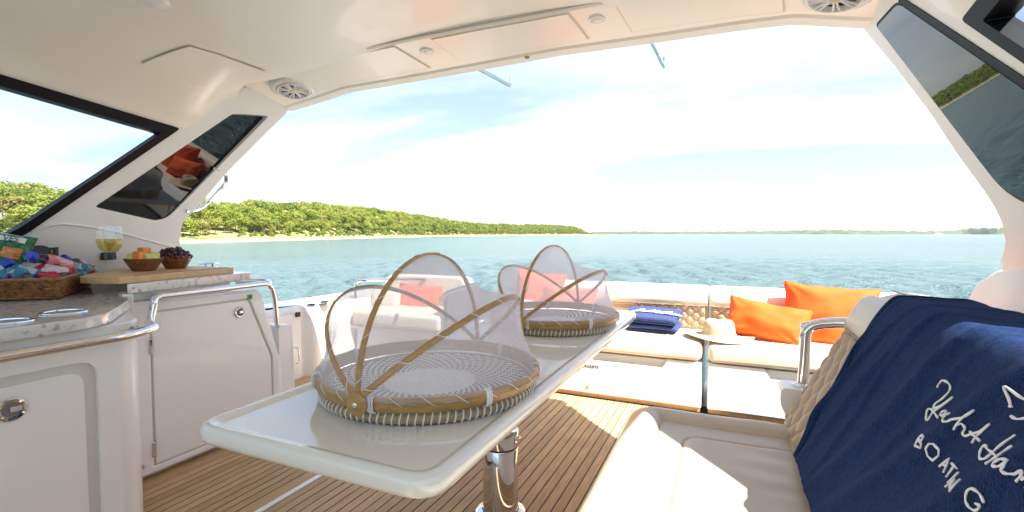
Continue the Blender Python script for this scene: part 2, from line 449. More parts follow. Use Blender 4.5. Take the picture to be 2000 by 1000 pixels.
def water_m(n, L, b):
    b.inputs['Base Color'].default_value = (0.055, 0.165, 0.17, 1); b.inputs['Roughness'].default_value = 0.16; b.inputs['IOR'].default_value = 1.33; b.inputs['Specular IOR Level'].default_value = 0.22
    tc = n.new('ShaderNodeTexCoord'); mp = n.new('ShaderNodeMapping'); mp.inputs['Rotation'].default_value = (0, 0, R(-24)); mp.inputs['Scale'].default_value = (0.6, 1.15, 1)
    L(tc.outputs['Object'], mp.inputs[0])
    hs = None
    for sc, w, dt in ((0.30, 0.95, 4), (1.7, 0.34, 4), (5.5, 0.12, 4)):
        nz = n.new('ShaderNodeTexNoise'); nz.inputs['Scale'].default_value = sc; nz.inputs['Detail'].default_value = dt; nz.inputs['Roughness'].default_value = 0.6
        L(mp.outputs[0], nz.inputs['Vector'])
        h = M_(n, L, 'MULTIPLY', nz.outputs[0], w); hs = h if hs is None else M_(n, L, 'ADD', hs, h)
    bp = n.new('ShaderNodeBump'); bp.inputs['Strength'].default_value = 1.0; bp.inputs['Distance'].default_value = 0.95
    L(hs, bp.inputs['Height']); L(bp.outputs[0], b.inputs['Normal'])
    nz = n.new('ShaderNodeTexNoise'); nz.inputs['Scale'].default_value = 0.03; nz.inputs['Detail'].default_value = 3; L(mp.outputs[0], nz.inputs['Vector'])
    mx = n.new('ShaderNodeMix'); mx.data_type = 'RGBA'; mx.inputs[6].default_value = (0.074, 0.122, 0.130, 1); mx.inputs[7].default_value = (0.098, 0.152, 0.158, 1)
    L(nz.outputs[0], mx.inputs[0]); L(mx.outputs[2], b.inputs['Base Color'])
node_mat('water', water_m)


def foliage(name, c1, c2):
    def f(n, L, b):
        geo = n.new('ShaderNodeNewGeometry'); oi = n.new('ShaderNodeObjectInfo')
        tc = n.new('ShaderNodeTexCoord'); nz = n.new('ShaderNodeTexNoise'); nz.inputs['Scale'].default_value = 0.35; nz.inputs['Detail'].default_value = 2; L(tc.outputs['Object'], nz.inputs['Vector'])
        k = M_(n, L, 'ADD', M_(n, L, 'MULTIPLY', geo.outputs['Random Per Island'], 0.25), M_(n, L, 'ADD', M_(n, L, 'MULTIPLY', oi.outputs['Random'], 0.6), M_(n, L, 'MULTIPLY', M_(n, L, 'SUBTRACT', nz.outputs[0], 0.4), 0.5)))
        mx = n.new('ShaderNodeMix'); mx.data_type = 'RGBA'; mx.inputs[6].default_value = (*c1, 1); mx.inputs[7].default_value = (*c2, 1); L(k, mx.inputs[0])
        out = [q for q in n if q.type == 'OUTPUT_MATERIAL'][0]
        d = n.new('ShaderNodeBsdfDiffuse'); t = n.new('ShaderNodeBsdfTranslucent'); L(mx.outputs[2], d.inputs[0]); L(mx.outputs[2], t.inputs[0])
        ms = n.new('ShaderNodeMixShader'); ms.inputs[0].default_value = 0.42; L(d.outputs[0], ms.inputs[1]); L(t.outputs[0], ms.inputs[2]); L(ms.outputs[0], out.inputs[0])
    node_mat(name, f)
foliage('leaf_green', (0.10, 0.145, 0.028), (0.24, 0.29, 0.06))
foliage('leaf_lime', (0.18, 0.22, 0.04), (0.34, 0.36, 0.08))
foliage('leaf_gold', (0.24, 0.22, 0.06), (0.36, 0.32, 0.11))
foliage('leaf_dark', (0.04, 0.065, 0.02), (0.09, 0.12, 0.035))


def ground_m(n, L, b):
    tc = n.new('ShaderNodeTexCoord'); sp = n.new('ShaderNodeSeparateXYZ'); L(tc.outputs['Object'], sp.inputs[0])
    nz = n.new('ShaderNodeTexNoise'); nz.inputs['Scale'].default_value = 0.12; nz.inputs['Detail'].default_value = 5; L(tc.outputs['Object'], nz.inputs['Vector'])
    g = n.new('ShaderNodeValToRGB'); g.color_ramp.elements[0].color = (0.10, 0.13, 0.03, 1); g.color_ramp.elements[1].color = (0.34, 0.31, 0.13, 1)
    g.color_ramp.elements[0].position = 0.38; g.color_ramp.elements[1].position = 0.62
    L(nz.outputs[0], g.inputs[0])
    mx = n.new('ShaderNodeMix'); mx.data_type = 'RGBA'; mx.inputs[6].default_value = (0.36, 0.29, 0.19, 1); L(g.outputs[0], mx.inputs[7])
    f = n.new('ShaderNodeMapRange'); f.inputs[1].default_value = -0.75; f.inputs[2].default_value = -0.25
    L(M_(n, L, 'ADD', sp.outputs[2], M_(n, L, 'MULTIPLY', M_(n, L, 'SUBTRACT', nz.outputs[0], 0.5), 1.2)), f.inputs[0]); L(f.outputs[0], mx.inputs[0])
    L(mx.outputs[2], b.inputs['Base Color']); b.inputs['Roughness'].default_value = 1.0
node_mat('shore_ground', ground_m)
mat('far_wood', (0.075, 0.095, 0.045), 1.0, var=0.4, vscale=0.02, spec=0.0)


def struct(o): o['kind'] = 'structure'; return o


# ================================================================== THE SETTING
WZ = -1.0                                        # water level
def build_water():
    rs = [0.2]
    while rs[-1] < 70: rs.append(max(rs[-1] * 1.0135, rs[-1] + 0.06))
    while rs[-1] < 500: rs.append(rs[-1] * 1.05)
    while rs[-1] < 6000: rs.append(rs[-1] * 1.3)
    NA = 900
    wr = np.random.RandomState(3)
    waves = []
    for k in range(42):
        lam = 0.26 * (8 ** wr.rand()); a = R(66 + 42 * wr.randn()); waves.append((lam, math.cos(a), math.sin(a), 6.28 * wr.rand(), 0.0200 * lam ** 0.75 * (0.5 + wr.rand())))
    ang = np.linspace(0, 2 * np.pi, NA, endpoint=False)
    V = []
    for r in rs:
        x = r * np.cos(ang); y = r * np.sin(ang); z = np.zeros(NA)
        cell = max(r * 0.0135, r * 2 * math.pi / NA)
        fade = 1 - sstep(40, 160, r)
        if fade > 0:
            for lam, cx, cy, p, am in waves:
                w = sstep(2.2, 4.5, lam / cell)
                if w > 0:
                    q = (x * cx + y * cy) * 2 * np.pi / lam + p
                    z += w * am * (np.sin(q) + 0.25 * np.sin(2 * q + 1.3))
        V.append(np.stack([x, y, WZ + z * fade * 0.8], 1))
    V = np.concatenate(V); n = len(rs)
    F = []
    i = np.arange(NA); j = (i + 1) % NA
    for k in range(n - 1):
        F.append(np.stack([k * NA + i, (k + 1) * NA + i, (k + 1) * NA + j, k * NA + j], 1))
    F = np.concatenate(F)
    me = bpy.data.meshes.new('water'); me.vertices.add(len(V)); me.vertices.foreach_set('co', V.ravel())
    me.loops.add(F.size); me.loops.foreach_set('vertex_index', F.ravel().astype(np.int32))
    me.polygons.add(len(F)); me.polygons.foreach_set('loop_start', np.arange(0, F.size, 4, dtype=np.int32))
    me.update(calc_edges=True); me.polygons.foreach_set('use_smooth', np.ones(len(F), bool)); me.materials.append(MATS['water'])
    o = bpy.data.objects.new('water', me); COL.objects.link(o); struct(o)
build_water()

YAW = 24.1
def pdir(px):                                    # heading (unit x, y) of an image column, and its angle
    th = math.atan((px - 1000) / FPX); a = R(90 + YAW) - th
    return Vector((math.cos(a), math.sin(a)))
SHORE = [(-3000, 80), (-1000, 90), (-200, 98), (0, 105), (200, 118), (350, 130), (480, 152), (600, 182), (720, 245), (830, 345), (920, 455), (1000, 555), (1080, 675), (1140, 770), (1166, 830)]
TOPS = [(-3000, 13), (-300, 13), (0, 13.5), (60, 15), (120, 13), (350, 12.8), (400, 13.4), (560, 15.4), (640, 16.8), (720, 17.5), (800, 17.4), (860, 15.8), (930, 13.6), (1000, 14.4), (1090, 15.6), (1120, 14.6), (1140, 11), (1166, 6)]
TOPC = 8.0
def shore_pt(px, s):
    return pdir(px) * (lerp_tab(px, SHORE) + s)
def ground_z(px, s):
    hg = max(0.6, lerp_tab(px, TOPS) - TOPC)
    return WZ - 0.5 + 0.5 * sstep(-4, 0, s) + 0.9 * sstep(0, 3.5, s) + (hg - 0.6) * sstep(10, 58, s) - (hg + 2) * sstep(120, 220, s)


def build_shore():
    pxs = [-3000, -2000, -1400, -1000, -700, -500, -350, -200] + list(range(-100, 1150, 12)) + [1152, 1160, 1166]
    ss = [-6, -2, 0, 2, 5, 8, 11, 15, 20, 26, 32, 40, 50, 60, 80, 110, 150, 220]
    def fn(u, v):
        i = min(len(pxs) - 1, round(u * (len(pxs) - 1))); j = round(v * (len(ss) - 1))
        p = shore_pt(pxs[i], ss[j]); zz = ground_z(pxs[i], ss[j])
        if pxs[i] >= 1166: zz = min(zz, WZ + 0.2)
        zz += 0.5 * noise.noise(Vector((p.x * 0.09, p.y * 0.09, 0))) * (ss[j] > 8)
        return (p.x, p.y, zz)
    m = MB().grid(fn, len(pxs) - 1, len(ss) - 1)
    struct(m.build('shore_hill', 'shore_ground', sharp=0, fix=False))
build_shore()


def crown_mesh(name, seed, nl, rx, rz, size, matn, lumps=9, zc=0.0, cone=False):
    g = random.Random(seed); V = []; F = []
    lump = []
    for k in range(lumps):
        d = Vector((g.gauss(0, 1), g.gauss(0, 1), g.gauss(0, 0.8))).normalized()
        q = g.uniform(0.35, 0.72)
        lump.append((Vector((d.x * rx * q, d.y * rx * q, zc + d.z * rz * q)), g.uniform(0.36, 0.6) * rx))
    for k in range(nl):
        c, lr = lump[k % lumps]
        d = Vector((g.gauss(0, 1), g.gauss(0, 1), g.gauss(0.15, 1))).normalized()
        p = c + Vector((d.x, d.y, d.z * rz / rx)) * lr * (g.uniform(0.55, 1.08))
        if cone:
            t = g.random() ** 0.7; a = g.uniform(0, 6.28); q = rx * (1 - t) * g.uniform(0.5, 1); p = Vector((q * math.cos(a), q * math.sin(a), zc - rz + 2 * rz * t))
        nrm = (d + Vector((g.gauss(0, .45), g.gauss(0, .45), g.gauss(0.1, .45)))).normalized()
        a = nrm.orthogonal().normalized(); a.rotate(Matrix.Rotation(g.uniform(0, 6.28), 3, nrm)); b = nrm.cross(a)
        s = size * g.uniform(0.6, 1.25); n0 = len(V)
        for (e, h) in ((-1, -0.5), (0.1, -0.75), (1, 0.1), (0.2, 0.7), (-0.7, 0.5)):
            V.append(p + a * s * e * 0.6 + b * s * h * 0.75 + nrm * g.uniform(-0.12, 0.12) * s)
        F.append(tuple(range(n0, n0 + 5)))
    return V, F


def trunk_mb(seed, h, r):
    g = random.Random(seed); m = MB()
    top = Vector((g.uniform(-.5, .5), g.uniform(-.5, .5), h * 0.75))
    m.tube(cr([(0, 0, -0.5), (g.uniform(-.15, .15), g.uniform(-.15, .15), h * 0.35), top], 3), [r * (1 - 0.75 * k / 6) for k in range(7)], 6)
    for k in range(5):
        a = g.uniform(0, 6.28); b = Vector((0, 0, h * g.uniform(0.28, 0.55)))
        e = Vector((math.cos(a) * h * 0.3, math.sin(a) * h * 0.3, h * g.uniform(0.7, 0.95)))
        m.tube([b, (b + e) / 2 + Vector((0, 0, -0.25)), e], [r * 0.5, r * 0.33, r * 0.12], 5)
    return m


def build_wood():
    kinds = []
    spec = [('leaf_green', 3.7, 2.9, 'mid green'), ('leaf_lime', 3.9, 2.8, 'yellow green'), ('leaf_gold', 2.8, 2.3, 'golden leaved'), ('leaf_green', 4.3, 2.7, 'broad green'), ('leaf_lime', 3.1, 3.1, 'tall yellow green'), ('leaf_dark', 2.5, 2.6, 'dark evergreen')]
    for i, (mt, rx, rz, word) in enumerate(spec):
        V, F = crown_mesh('crown', 40 + i, 1500, rx, rz, 0.42, mt, lumps=14, zc=5.0, cone=(mt == 'leaf_dark'))
        c = MB(); c.v = [tuple(p) for p in V]; c.f = F
        cm = c.mesh('crown', sharp=0, smooth=False, fix=False); cm.materials.append(MATS[mt])
        tm = trunk_mb(70 + i, 7.0, 0.2).mesh('trunk'); tm.materials.append(MATS['bark'])
        kinds.append((cm, tm, word, mt))
    spots = []
    g = random.Random(5)
    for row, (s0, hh) in enumerate(((8.5, 0.22), (13, 0.32), (18, 0.46), (24, 0.72), (31, 0.95), (39, 1.0), (48, 1.05), (58, 1.05), (70, 1.05))):
        px = -900.0
        while px < 1160:
            D = lerp_tab(px, SHORE) + s0
            stp = (4.6 if row > 1 else 5.0) * FPX * (1 + ((px - 1000) / FPX) ** 2) / D * 0.62
            # the shore runs away from us on the right, so tree spacing follows the ground path, not the view
            sl = (lerp_tab(px + 20, SHORE) - lerp_tab(px - 20, SHORE)) / 40.0
            along = math.hypot(D / FPX / (1 + ((px - 1000) / FPX) ** 2), sl)
            step_px = max(2.2, 5.0 / along)
            px += step_px * g.uniform(0.75, 1.3)
            if row < 3 and g.random() < 0.45: continue
            if px > 1158: break
            s = s0 + g.uniform(-3, 3)
            h = hh * g.uniform(0.82, 1.16)
            if 1125 < px: h *= max(0.35, (1166 - px) / 41)
            if 25 < px < 75 and row == 4: h *= 1.25
            k = g.choice([0, 0, 1, 1, 1, 2, 3, 3, 4, 4, 0, 1])
            if g.random() < 0.05 and row < 4: k = 5
            if 380 < px < 470 and row in (2, 3) and g.random() < 0.6: k = 2
            spots.append((h / D, px, s, h, k, g.uniform(0, 6.28), g.uniform(0.85, 1.2)))
    vis = lambda q: (-40 < q[1] < 150) or (340 < q[1] < 1165)
    order = sorted(spots, key=lambda q: (not vis(q), -q[0]))
    # the largest in view, thinned so the whole ridge gets some of its own trees
    mine = set(); used = 0
    for i, q in enumerate(order):
        if used >= 290 or not vis(q): break
        mine.add(i); used += 1
    SV = {}; 
    for i, (ap, px, s, h, k, rot, wd) in enumerate(order):
        p = shore_pt(px, s); z = ground_z(px, s) - 0.15
        cm, tm, word, mt = kinds[k]
        if i in mine:
            lvl = 'low by the beach' if s < 21 else ('midway up the slope' if s < 45 else 'along the skyline')
            where = 'on the far end of the ridge' if px > 700 else ('behind the side window' if px < 150 else ('on the wooded shore beside the left pillar' if px < 500 else 'on the shore above the nearer tray'))
            t = thing('tree', f'{word} tree {lvl} {where}', 'tree', (p.x, p.y, z), f'{word} trees {lvl} {where}')
            t.rotation_euler = (0, 0, rot); t.scale = (h * wd, h * wd, h)
            c = bpy.data.objects.new('crown', cm); COL.objects.link(c); c.parent = t
            b = bpy.data.objects.new('trunk', tm); COL.objects.link(b); b.parent = t
        else:
            SV.setdefault(mt, []).append((p, z, h, rot, wd, k))
    root_done = 0
    lods = {}
    for i, (mt, rx, rz, word) in enumerate(spec):
        V, F = crown_mesh('crown', 90 + i, 190, rx, rz, 1.0, mt, lumps=11, zc=5.0, cone=(mt == 'leaf_dark'))
        lods[i] = (np.array([tuple(p) for p in V]), F)
    for mt, lst in SV.items():
        V = []; F = []; n0 = 0
        for (p, z, h, rot, wd, k) in lst:
            A, FF = lods[k]; c, s_ = math.cos(rot), math.sin(rot)
            B = np.stack([(A[:, 0] * c - A[:, 1] * s_) * h * wd + p.x, (A[:, 0] * s_ + A[:, 1] * c) * h * wd + p.y, A[:, 2] * h + z], 1)
            V += B.tolist(); F += [tuple(q + n0 for q in f) for f in FF]; n0 += len(B)
        m = MB(); m.v = V; m.f = F
        o = m.build('distant_wood', mt, smooth=False, fix=False); o['kind'] = 'stuff'
        tag(o, {'leaf_green': 'mid green tree crowns massed along the distant ridge', 'leaf_lime': 'yellow green tree crowns massed along the distant ridge', 'leaf_gold': 'golden tree crowns scattered through the distant ridge', 'leaf_dark': 'dark evergreen crowns scattered through the distant ridge'}[mt], 'woodland')
build_wood()


def build_far_shore():
    g = random.Random(2)
    TAB = [(1120, 3), (1165, 13), (1230, 15), (1300, 13), (1420, 14), (1500, 16), (1560, 21), (1620, 23), (1700, 20), (1800, 16), (1860, 18), (1900, 30), (1960, 34), (2100, 36), (2500, 30)]
    def fn(u, v):
        px = 1100 + u * 1500; D = 2600 + 200 * math.sin(px * 0.01)
        if px > 1870: D -= 700 * sstep(1870, 1960, px)
        p = pdir(px) * (D / max(0.2, math.cos(math.atan((px - 1000) / FPX))) * 0.9 + v * 260)
        h = lerp_tab(px, TAB) * D / 2600 * (1 + 0.35 * noise.noise(Vector((px * 0.09, v * 3, 0))) + 0.25 * noise.noise(Vector((px * 0.4, v * 9, 5))))
        prof = [0, 0.16, 0.62, 0.85, 1.0, 0.95, 0.0][round(v * 6)]
        return (p.x, p.y, WZ - 0.3 + max(0, h) * prof)
    o = MB().grid(fn, 700, 6).build('distant_shore', 'far_wood', sharp=0, fix=False); struct(o)
    t = thing('motor_boat', 'tiny white boat on the water before the far low shore', 'boat', (0, 0, 0))
    p = pdir(1832) * 2150
    t.location = (p.x, p.y, WZ); ORG[t.name] = Vector((p.x, p.y, WZ))
    MB().prism([(-11, 0.6), (-10, 2.6), (12, 3.2), (9, 0)], lambda a, b, k: (p.x + a, p.y + (k - .5) * 5, WZ + b)).build('boat_hull', 'hull_white', t)
    MB().prism([(-7, 2.7), (-6, 5.6), (2, 5.8), (5, 3.0)], lambda a, b, k: (p.x + a, p.y + (k - .5) * 3.6, WZ + b)).build('wheelhouse', 'hull_white', t)
build_far_shore()


# ------------------------------------------------------------------ hull and deck
def build_deck():
    hull = MB().prism([(-3.32, -2.0), (-3.36, 1.5), (-3.30, 3.0), (-3.1, 3.95), (0.92, 3.95), (1.12, 3.0), (1.18, 1.5), (1.14, -2.0)],
                      lambda a, b, k: (a, b, -0.03 if k else WZ - 0.5))
    struct(hull.build('boat_hull', 'hull_white'))
    d = MB().prism([(-3.06, -1.9), (-3.06, 3.3), (0.95, 3.3), (0.95, -1.9)], lambda a, b, k: (a, b, -0.0018 if k else -0.028))
    deck = struct(d.build('deck', 'caulk', sharp=30))
    w = 0.0455; gap = 0.0058
    def plank(x0, x1, y0, y1):
        MB().box(x0, x1, y0, y1, -0.012, 0.0).build('plank', 'teak', deck, fix=False, smooth=False)
    # margin boards either side, then narrow planks
    x = -2.40
    plank(-2.42, -2.285, -0.6, 3.15); plank(-2.281, -2.268, -0.6, 3.15)
    x = -2.264
    while x + w < -1.76:
        plank(x, x + w - gap, -0.6, 3.15); x += w
    plank(x, -1.703, -0.6, 3.15)
    MB().box(-1.699, -1.672, -0.6, 3.15, -0.012, 0.002).build('inlay_strip', 'gelcoat', deck, fix=False, smooth=False)
    plank(-1.668, -1.63, -0.6, 3.15)
    x = -1.626
    while x < -0.06:
        plank(x, x + w - gap, -0.6, 3.15); x += w
    x = -3.04
    while x + w < -2.42:
        plank(x, x + w - gap, 2.0, 3.15); x += w
build_deck()


# ================================================================== THE BOAT'S FITTINGS
# ------------------------------------------------------------------ hardtop: ceiling, aft beam, cabin sides, windows, speakers
EDGE = [(-2.738, 2.419, 1.915), (-2.455, 2.4, 1.938), (-2.101, 2.339, 1.956), (-1.7, 2.356, 1.966), (-1.044, 2.335, 1.97), (-0.762, 2.318, 1.97), (-0.331, 2.336, 1.968), (-0.007, 2.331, 1.963), (0.22, 2.319, 1.95), (0.308, 2.354, 1.942), (0.489, 2.404, 1.92)]
def beam_c(u): return lerp_tab(u + CX, [(a, c) for a, b, c in EDGE])
def edge_y(u): return lerp_tab(u + CX, [(a, b) for a, b, c in EDGE])


def zb(Y):                                       # height where ceiling meets the cabin side
    if Y < 1.70: return min(1.90, 1.675 + 0.105 * (1.70 - Y))
    return 1.675 + 0.24 * sstep(1.70, 2.02, Y) * 1.0


def ceil_pt(u, Y):                               # u in -1..1 across
    s = 1 if u > 0 else -1; a = abs(u)
    b = zb(Y); xb = 1.82 - 0.304 * (b - 1.13)
    x1 = 1.16; z1 = 2.005
    zc = 2.062
    if a > 0.66:
        t = (1 - a) / 0.34
        P0 = Vector((xb, b)); P3 = Vector((x1, z1)); P1 = Vector((xb - 0.04, b + 0.12)); P2 = Vector((x1 + 0.26, z1 - 0.03))
        q = P0 * (1 - t) ** 3 + P1 * 3 * t * (1 - t) ** 2 + P2 * 3 * t * t * (1 - t) + P3 * t ** 3
        x, z = q.x, q.y
    else:
        x = x1 * a / 0.66; z = zc - (zc - z1) * (a / 0.66) ** 2
    z -= 0.03 * sstep(1.6, 2.0, Y) * (1 - a ** 4)
    return Vector((CX + s * x, Y, z))


def ceil_at(px, py, us=(-1, 1), ys=(0.2, 2.0)):  # ceiling parameters (u, Y) seen in a given direction
    d = ray(px, py).normalized(); best = None
    (u0, u1), (y0, y1) = us, ys
    for _ in range(5):
        for i in range(21):
            for j in range(21):
                u = u0 + (u1 - u0) * i / 20; Y = y0 + (y1 - y0) * j / 20
                k = (ceil_pt(u, Y) - CP).normalized().dot(d)
                if best is None or k > best[0]: best = (k, u, Y)
        wu, wy = (u1 - u0) * 0.15, (y1 - y0) * 0.15
        u0, u1, y0, y1 = max(-1, best[1] - wu), min(1, best[1] + wu), best[2] - wy, best[2] + wy
    return best[1], best[2]


def beam_pt(X, Y):                               # underside of the aft beam
    u = X - CX; c = beam_c(u); e = edge_y(u)
    z = c + 0.010 + (e - 0.075 - Y) * 0.16 if Y < e - 0.075 else c + 0.010 - (Y - e + 0.075) * 0.12
    return Vector((X, Y, z))


def build_hardtop():
    top = thing('hardtop', 'cream moulded boat hardtop with speakers and side pillars framing the view', 'boat roof', (CX, 2.3, 0))
    # ceiling with a thickness
    m = MB().grid(lambda i, j: ceil_pt(-1 + 2 * i, -1.9 + j * 3.90), 96, 60)
    m.build('ceiling', 'gel_ceiling', top, sharp=50)
    MB().grid(lambda i, j: ceil_pt((-1 + 2 * i) * 0.985, -1.9 + j * 4.0) + Vector((0, 0, 0.10 + 0.03)), 48, 20).build('roof_skin', 'hull_white', top, sharp=50)
    # aft beam: lofted section along X
    def sect(X):
        u = X - CX; e = edge_y(u); c = beam_c(u)
        pts = [beam_pt(X, 1.93)] + [beam_pt(X, 1.93 + (e - 0.09 - 1.93) * k / 4) for k in range(1, 5)]
        pts += [Vector((X, e - 0.078, c + 0.002)), beam_pt(X, e - 0.07) + Vector((0, 0, -0.004)), Vector((X, e - 0.03, c + 0.000)), Vector((X, e - 0.006, c + 0.002)), Vector((X, e + 0.012, c + 0.014)), Vector((X, e + 0.018, c + 0.04)), Vector((X, e + 0.0, c + 0.13)), Vector((X, 1.93, c + 0.2))]
        return pts
    xs = [CX - 1.60 + 3.2 * k / 64 for k in range(65)]
    MB().loops([sect(X) for X in xs]).build('aft_beam', 'gel_ceiling', top, sharp=28)
    # trim strip where the ceiling meets the beam
    def strip(x0, x1):
        mm = MB(); lp = []
        for k in range(25):
            X = x0 + (x1 - x0) * k / 24; b = beam_pt(X, 1.955)
            lp.append([b + Vector((0, dy, dz)) for dy, dz in ((-0.016, 0.002), (-0.012, -0.008), (0.012, -0.009), (0.016, 0.002))])
        mm.loops(lp).build('trim_strip', 'trim', top)
    strip(-2.24, 0.06)
    # locker panels on the beam
    for x0, x1 in ((-2.13, -1.50), (-1.29, -0.62), (-0.42, 0.16)):
        def pan(i, j, x0=x0, x1=x1):
            Y = 1.985 + (edge_y((x0 + x1) / 2 - CX) - 0.135 - 1.985) * j; sk = 0.05 * (j - 0.5)
            return beam_pt(x0 + (x1 - x0) * i + sk * (1 if x0 < -1.4 else 0.6), Y) + Vector((0, 0, -0.0065))
        p = MB().grid(pan, 20, 3).build('locker_panel', 'gel_ceiling', top, sharp=0, solid=-0.008, bevel=0.003)
        def rim(i, j):
            q = pan(-0.012 + 1.024 * i, -0.045 + 1.09 * j); return q + Vector((0, 0, 0.0050))
        MB().grid(rim, 20, 3).build('panel_shadow_gap', 'gap_ceiling', p, sharp=0)
    # panel let into the sloping left ceiling
    QUAD = [ceil_at(*p) for p in ((277, 122), (370, 88), (517, 137), (435, 167))]
    def pan2(i, j, off=0.0045):
        (ua, ya), (ub, yb), (uc, yc), (ud, yd) = QUAD
        u = (ua * (1 - i) + ud * i) * (1 - j) + (ub * (1 - i) + uc * i) * j
        Y = (ya * (1 - i) + yd * i) * (1 - j) + (yb * (1 - i) + yc * i) * j
        q = ceil_pt(u, Y); du = (ceil_pt(u + 0.004, Y) - q); dy = ceil_pt(u, Y + 0.004) - q
        n = du.cross(dy).normalized(); n = -n if n.z > 0 else n
        return q + n * off
    p2 = MB().grid(pan2, 14, 14).build('side_locker_panel', 'gel_ceiling', top, sharp=0, solid=0.006, bevel=0.002)
    def rim2(i, j):
        return pan2(-0.014 + 1.028 * i, -0.018 + 1.036 * j, 0.0009)
    MB().grid(rim2, 14, 14).build('panel_shadow_gap', 'gap_ceiling', p2, sharp=0)
    # downlights and a small catch
    for X, Y in ((-1.395, 2.08), (-0.532, 2.07)):
        b = beam_pt(X, Y); l = MB().lathe([(0.036, 0.006), (0.036, -0.003), (0.030, -0.006), (0.024, -0.005), (0.022, -0.001)], 24, b)
        lo = l.build('ceiling_light', 'gelcoat', top)
        MB().lathe([(0.0225, -0.0015), (0.012, -0.001), (0.001, -0.001)], 20, b, cap1=True).build('lens', 'trim', lo)
    b = beam_pt(-0.93, 2.262); MB().lathe([(0.014, 0.004), (0.014, -0.008), (0.008, -0.014), (0.001, -0.014)], 14, b, cap1=True).build('catch', 'brass', top)
    # speakers
    for X, Y, sgn in ((-2.40, 2.165, -1), (0.335, 2.125, 1)):
        c = beam_pt(X, Y) + Vector((0, 0, -0.003)); ax = Vector((-sgn * 0.20, -0.12, -1)).normalized()
        pod = MB().lathe([(0.135, -0.012), (0.128, 0.004), (0.112, 0.014), (0.10, 0.016), (0.098, 0.0)], 36, c, ax).build('speaker', 'gelcoat', top)
        MB().lathe([(0.096, 0.010), (0.093, 0.024), (0.086, 0.026), (0.083, 0.016), (0.083, 0.0)], 36, c, ax).build('ring', 'white_tie', pod)
        MB().lathe([(0.084, 0.004), (0.06, -0.008), (0.02, -0.014), (0.001, -0.014)], 30, c, ax, cap1=True).build('cone', 'black_plastic', pod)
        q = ax.to_track_quat('Z', 'Y')
        sp = MB()
        for k in range(8):
            a = 2 * math.pi * k / 8
            for da in (-0.10, 0.10):
                d = lambda r, aa, h: c + q @ Vector((r * math.cos(aa), r * math.sin(aa), h))
                sp.tube([d(0.02, a + da * 2.0, 0.018), d(0.05, a + da * 1.2, 0.020), d(0.086, a + da * 1.35, 0.020)], 0.0042, 6)
        sp.build('grille', 'white_tie', pod)
        MB().lathe([(0.022, 0.008), (0.022, 0.020), (0.017, 0.024), (0.001, 0.025)], 24, c, ax, cap1=True).build('hub', 'brass', pod)
    # dome fitting at the upper left
    c = ceil_pt(*ceil_at(298, -2)); MB().lathe([(0.06, 0.0), (0.058, -0.012), (0.04, -0.02), (0.001, -0.021)], 24, c, cap1=True).build('dome_light', 'gelcoat', top)
    # cabin sides
    for s in (-1, 1):
        def wall(a, b, k, s=s): return Vector((side_x(b, s) + s * k * 0.07, a, b))
        if s < 0:
            aft = [(1.86, 0.80), (1.85, 0.90), (1.822, 1.0), (1.80, 1.061), (1.799, 1.15), (1.818, 1.19), (1.858, 1.241), (1.93, 1.345), (2.007, 1.464), (2.116, 1.601), (2.24, 1.757), (2.345, 1.885), (2.372, 1.94)]
            gl = [(1.365, 1.234), (1.66, 1.172), (1.72, 1.195), (2.232, 1.852), (1.992, 1.816)]
            gr = [0.015, 0.06, 0.06, 0.03, 0.035]
        else:
            aft = [(2.06, 0.80), (2.04, 0.90), (1.977, 1.02), (1.915, 1.075), (1.896, 1.134), (1.905, 1.18), (1.932, 1.231), (2.015, 1.35), (2.122, 1.531), (2.263, 1.723), (2.41, 1.90), (2.444, 1.945)]
            gl = [(1.33, 1.232), (1.72, 1.178), (1.83, 1.235), (2.292, 1.888), (2.05, 1.872)]
            gr = [0.015, 0.06, 0.08, 0.03, 0.04]
        win = round_poly([(1.703, 1.672), (1.10, 1.085), (1.02, 1.055), (-1.7, 1.06), (-1.7, 1.95), (-0.6, 1.91)], [0.02, 0.05, 0.05, 0.02, 0.02, 0.02])
        outer = aft + [(2.372, 1.97), (-1.9, 2.02), (-1.9, 0.80)]
        MB().prism(outer, wall, [win] + ([round_poly(gl, gr, 6)] if s < 0 else [])).build('cabin_side', 'gel_side', top, bevel=0.012, seg=3, sharp=30)
        # moulded return along the lower wall
        # tinted quarter panel, set into the pillar
        poly = round_poly(gl, gr, 6)
        cx_ = sum(p[0] for p in poly) / len(poly); cz_ = sum(p[1] for p in poly) / len(poly)
        def pane(a, b, k, s=s): return wall(a, b, 0) + Vector((-s * (0.004 - 0.02 * k), 0, 0)) + Vector((-s * TILT * (b - 1.5), 0, 0))
        TILT = 0.0
        if s < 0:                                 # the left pane sits in a shallow recess, a little more upright than the pillar
            def pane(a, b, k): return Vector((side_x(1.5, -1) + 0.215 * (b - 1.5) + 0.045 * (a - 1.8) - 0.035 - 0.01 * k, a, b))
        gp = MB().prism([(cx_ + (a - cx_) * 1.03, cz_ + (b - cz_) * 1.03) for a, b in poly] if s < 0 else poly, pane).build('tinted_panel', 'dark_glass', top, sharp=30)
        gp['label'] = 'dark tinted quarter glass reflecting the cockpit' if s < 0 else 'dark tinted quarter glass reflecting sky, shore and water'
        big = [(cx_ + (a - cx_) * 1.028 + 0.0, cz_ + (b - cz_) * 1.03) for a, b in poly]
        if s > 0: MB().prism(big, lambda a, b, k, s=s: wall(a, b, 0) + Vector((-s * (0.0022 - 0.012 * k), 0, 0)), [[(cx_ + (a - cx_) * 0.99, cz_ + (b - cz_) * 0.99) for a, b in poly]]).build('panel_gasket', 'black_trim' if s > 0 else 'seam', gp, sharp=30)
